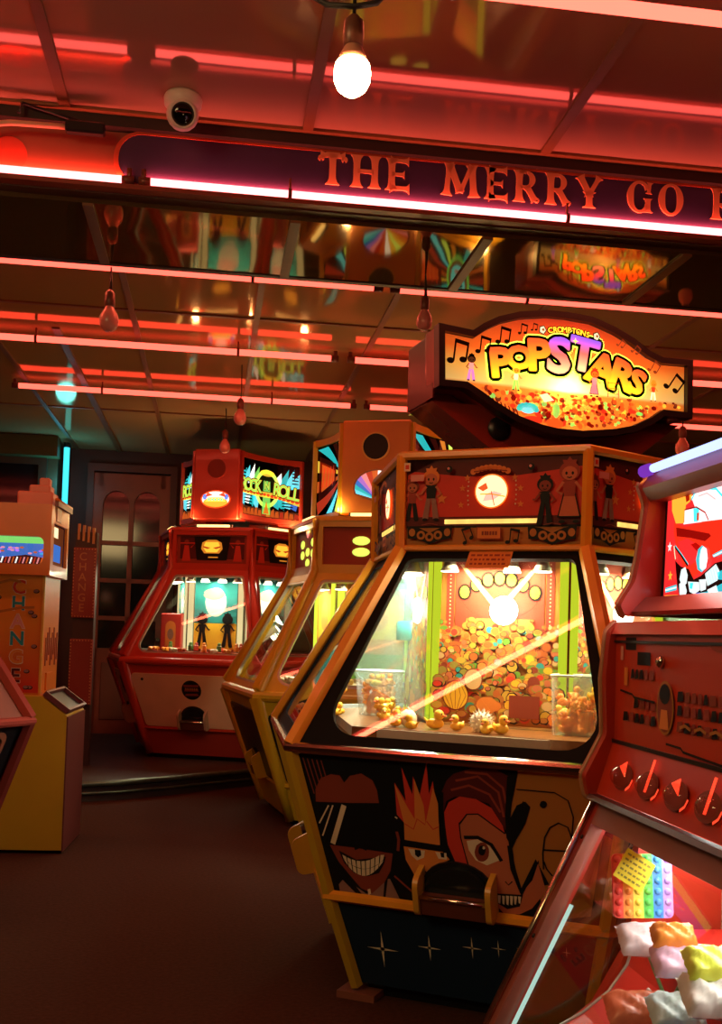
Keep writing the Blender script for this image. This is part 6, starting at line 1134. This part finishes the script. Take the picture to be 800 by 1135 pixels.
tr_ = tub('square clear tub of orange ducks, right of the printed column', (.30, -.51, zp), .10, .11, .20, True)
def fill(center, R, n, zmax, label, group, ring=False):
    r = random.Random(n); k = 0; z = zp + .002
    while k < n:
        m = max(4, int(6 * (1 - (z - zp) / (zmax * 1.6))))
        for i in range(m + 2):
            if k >= n: break
            a = i * 2 * PI / m + r.random(); q = R * (.62 if i < m else .15) * r.uniform(.85, 1.05)
            duck((center[0] + q * math.cos(a), center[1] + q * math.sin(a), z + r.uniform(0, .01)), r.uniform(0, 6.28), label, group, DO if r.random() < .85 else DM, .95, r.uniform(-.5, .5)); k += 1
        z += .028
fill((-.555, -.19), .075, 30, .11, 'orange duck heaped inside the round milky tub', 'ducks in the round tub')
fill((.30, -.51), .085, 28, .12, 'orange duck heaped inside the square clear tub', 'ducks in the square tub')
r = random.Random(9)
for i in range(16): duck((-.70 + r.uniform(-.06, .05), -.28 + r.uniform(-.09, .07) , zp + .04 * (i % 3)), r.uniform(0, 6), 'yellow duck in the loose pile at the left corner of the main window', 'loose ducks at the left corner', DM, 1.0, r.uniform(-.3, .3))
for i in range(8): duck((-.44 + r.uniform(-.04, .03), -.36 + r.uniform(-.07, .06), zp + .035 * (i % 2)), r.uniform(0, 6), 'yellow duck in the loose pile between the round tub and the column', 'loose ducks by the column', DM, .95, r.uniform(-.3, .3))
cn = thing('teal_canister', 'teal drum-shaped canister hanging in the left bay of the main pusher', 'canister', MBIG @ Vector((-.47, -.02, 1.235)), 0)
part('drum', MB().lathe([(.07, 0), (.078, .004), (.078, .075), (.07, .08)], mat('teal_tin', (.02, .2, .19), rough=.35), 24), cn)
part('hanger', MB().tube([(0, 0, .08), (0, 0, .31)], .012, mat('milky_rim', (.75, .8, .78)), 8), cn)
# small prizes in the other pushers
def scatter(Mm, n, kinds, label, group, z, seed):
    r = random.Random(seed); me = {}
    for k_, c in kinds:
        b = MB(); b.box((0, 0, .03), (.05, .04, .06), mat('box_' + k_, c, rough=.35), bev=.008); b.ball((0, 0, .07), .02, mat('box_' + k_, c), 10); me[k_] = b.mesh('boxed_toy')
    for i in range(n):
        a = (-150 + 120 * (i + .5) / n) * D; R = r.uniform(.6, .8); k_ = kinds[i % len(kinds)][0]
        o = bpy.data.objects.new('boxed_toy', me[k_]); COL.objects.link(o); o.location = Mm @ Vector((R * math.cos(a), R * math.sin(a), z + .012)); o.rotation_euler = (r.choice([1.4, 0, 1.5]), r.uniform(-.2, .2), r.uniform(0, 6)); o.scale = (.85,) * 3; tag(o, label, 'prize', group)
MY = Matrix.Translation((.211, 7.592, 0)) @ Matrix.Rotation(-13.8 * D, 4, 'Z'); MR = Matrix.Translation((-1.193, 10.0, .13)) @ Matrix.Rotation(-12.6 * D, 4, 'Z')
scatter(MY, 26, [('cream', (.8, .7, .5)), ('purple', (.3, .1, .6)), ('red', (.7, .08, .05)), ('yellow', (.9, .6, .1))], 'small boxed toy lying on the shelf of the yellow pusher', 'toys in the yellow pusher', V['zb'] + .081, 4)
scatter(MR, 30, [('red', (.7, .08, .05)), ('amber', (.9, .35, .05)), ('amber', (.9, .35, .05)), ('rust', (.35, .06, .02)), ('cream', (.8, .7, .5)), ('green', (.1, .25, .06))], 'small boxed toy lying on the shelf of the red pusher', 'toys in the red pusher', V['zb'] + .081, 5)
for i, (x, lb) in enumerate(((-.42, 'red arched prize case left inside the red pusher window'), (.40, 'red arched prize case right inside the red pusher window'))):
    pc = thing('prize_case', lb, 'prize case', MR @ Vector((x, -.42, V['zb'] + .081)), -12.6 * D)
    part('case', MB().box((0, 0, .17), (.2, .14, .34), mat('case_red', (.5, .04, .03), rough=.35), bev=.01), pc)
    A = Art(INK, .001); A.poly([(-.05, .04), (.05, .04), (.05, .22)] + [(.05 * math.cos(a), .22 + .05 * math.sin(a)) for a in [PI * q / 8 for q in range(1, 8)]] + [(-.05, .22)], 'orange'); A.poly(ell(0, .15, .03, .05), 'greyed'); part('arched_picture', A, pc, Matrix.Translation((0, -.0705, 0)) @ FX)

# ------------------------------------------------------------------ added fill lights, camera
lamp('AREA', uv(-2.4, .3, 3.2), 45, (1, .68, .28), 1.6, look=uv(.3, 4.2, .3), size_y=1.0, name='warm_fill_light')  # unseen warm fill, added from the near left
lamp('AREA', uv(-.6, 6.2, 3.1), 1.5, (1, .4, .18), 1.2, (0, 0, BETA), size_y=.8, name='hall_fill_light')  # weak orange fill added over the hall, no fitting there
wd = bpy.data.worlds.new('World'); S.world = wd; wd.use_nodes = True; wd.node_tree.nodes['Background'].inputs[0].default_value = (.02, .008, .005, 1); wd.node_tree.nodes['Background'].inputs[1].default_value = .3
f, p, ro, sy = 1177.09, .0407, .0317, 88.93
cam = bpy.data.cameras.new('camera'); co = bpy.data.objects.new('camera', cam); COL.objects.link(co); S.camera = co
F_ = Vector((0, math.cos(p), math.sin(p))); U_ = Vector((0, -math.sin(p), math.cos(p))); R_ = Vector((1, 0, 0)); c, s = math.cos(ro), math.sin(ro)
xr = R_ * c + U_ * s; xu = -R_ * s + U_ * c; xb = -F_
co.matrix_world = Matrix(((xr.x, xu.x, xb.x, 0), (xr.y, xu.y, xb.y, 0), (xr.z, xu.z, xb.z, 1.25), (0, 0, 0, 1)))
cam.sensor_fit = 'VERTICAL'; cam.sensor_height = 36; cam.sensor_width = 36 * 800 / 1135; cam.lens = f * 36 / 1135; cam.shift_y = sy / 1135; cam.clip_end = 60
S.view_settings.view_transform = 'Standard'; S.view_settings.look = 'None'; S.view_settings.gamma = 1; S.view_settings.use_curve_mapping = False; S.view_settings.exposure = .22
S.cycles.max_bounces = 10; S.cycles.transparent_max_bounces = 24; S.cycles.sample_clamp_indirect = 4; S.cycles.use_denoising = True; S.cycles.caustics_reflective = False; S.cycles.caustics_refractive = False
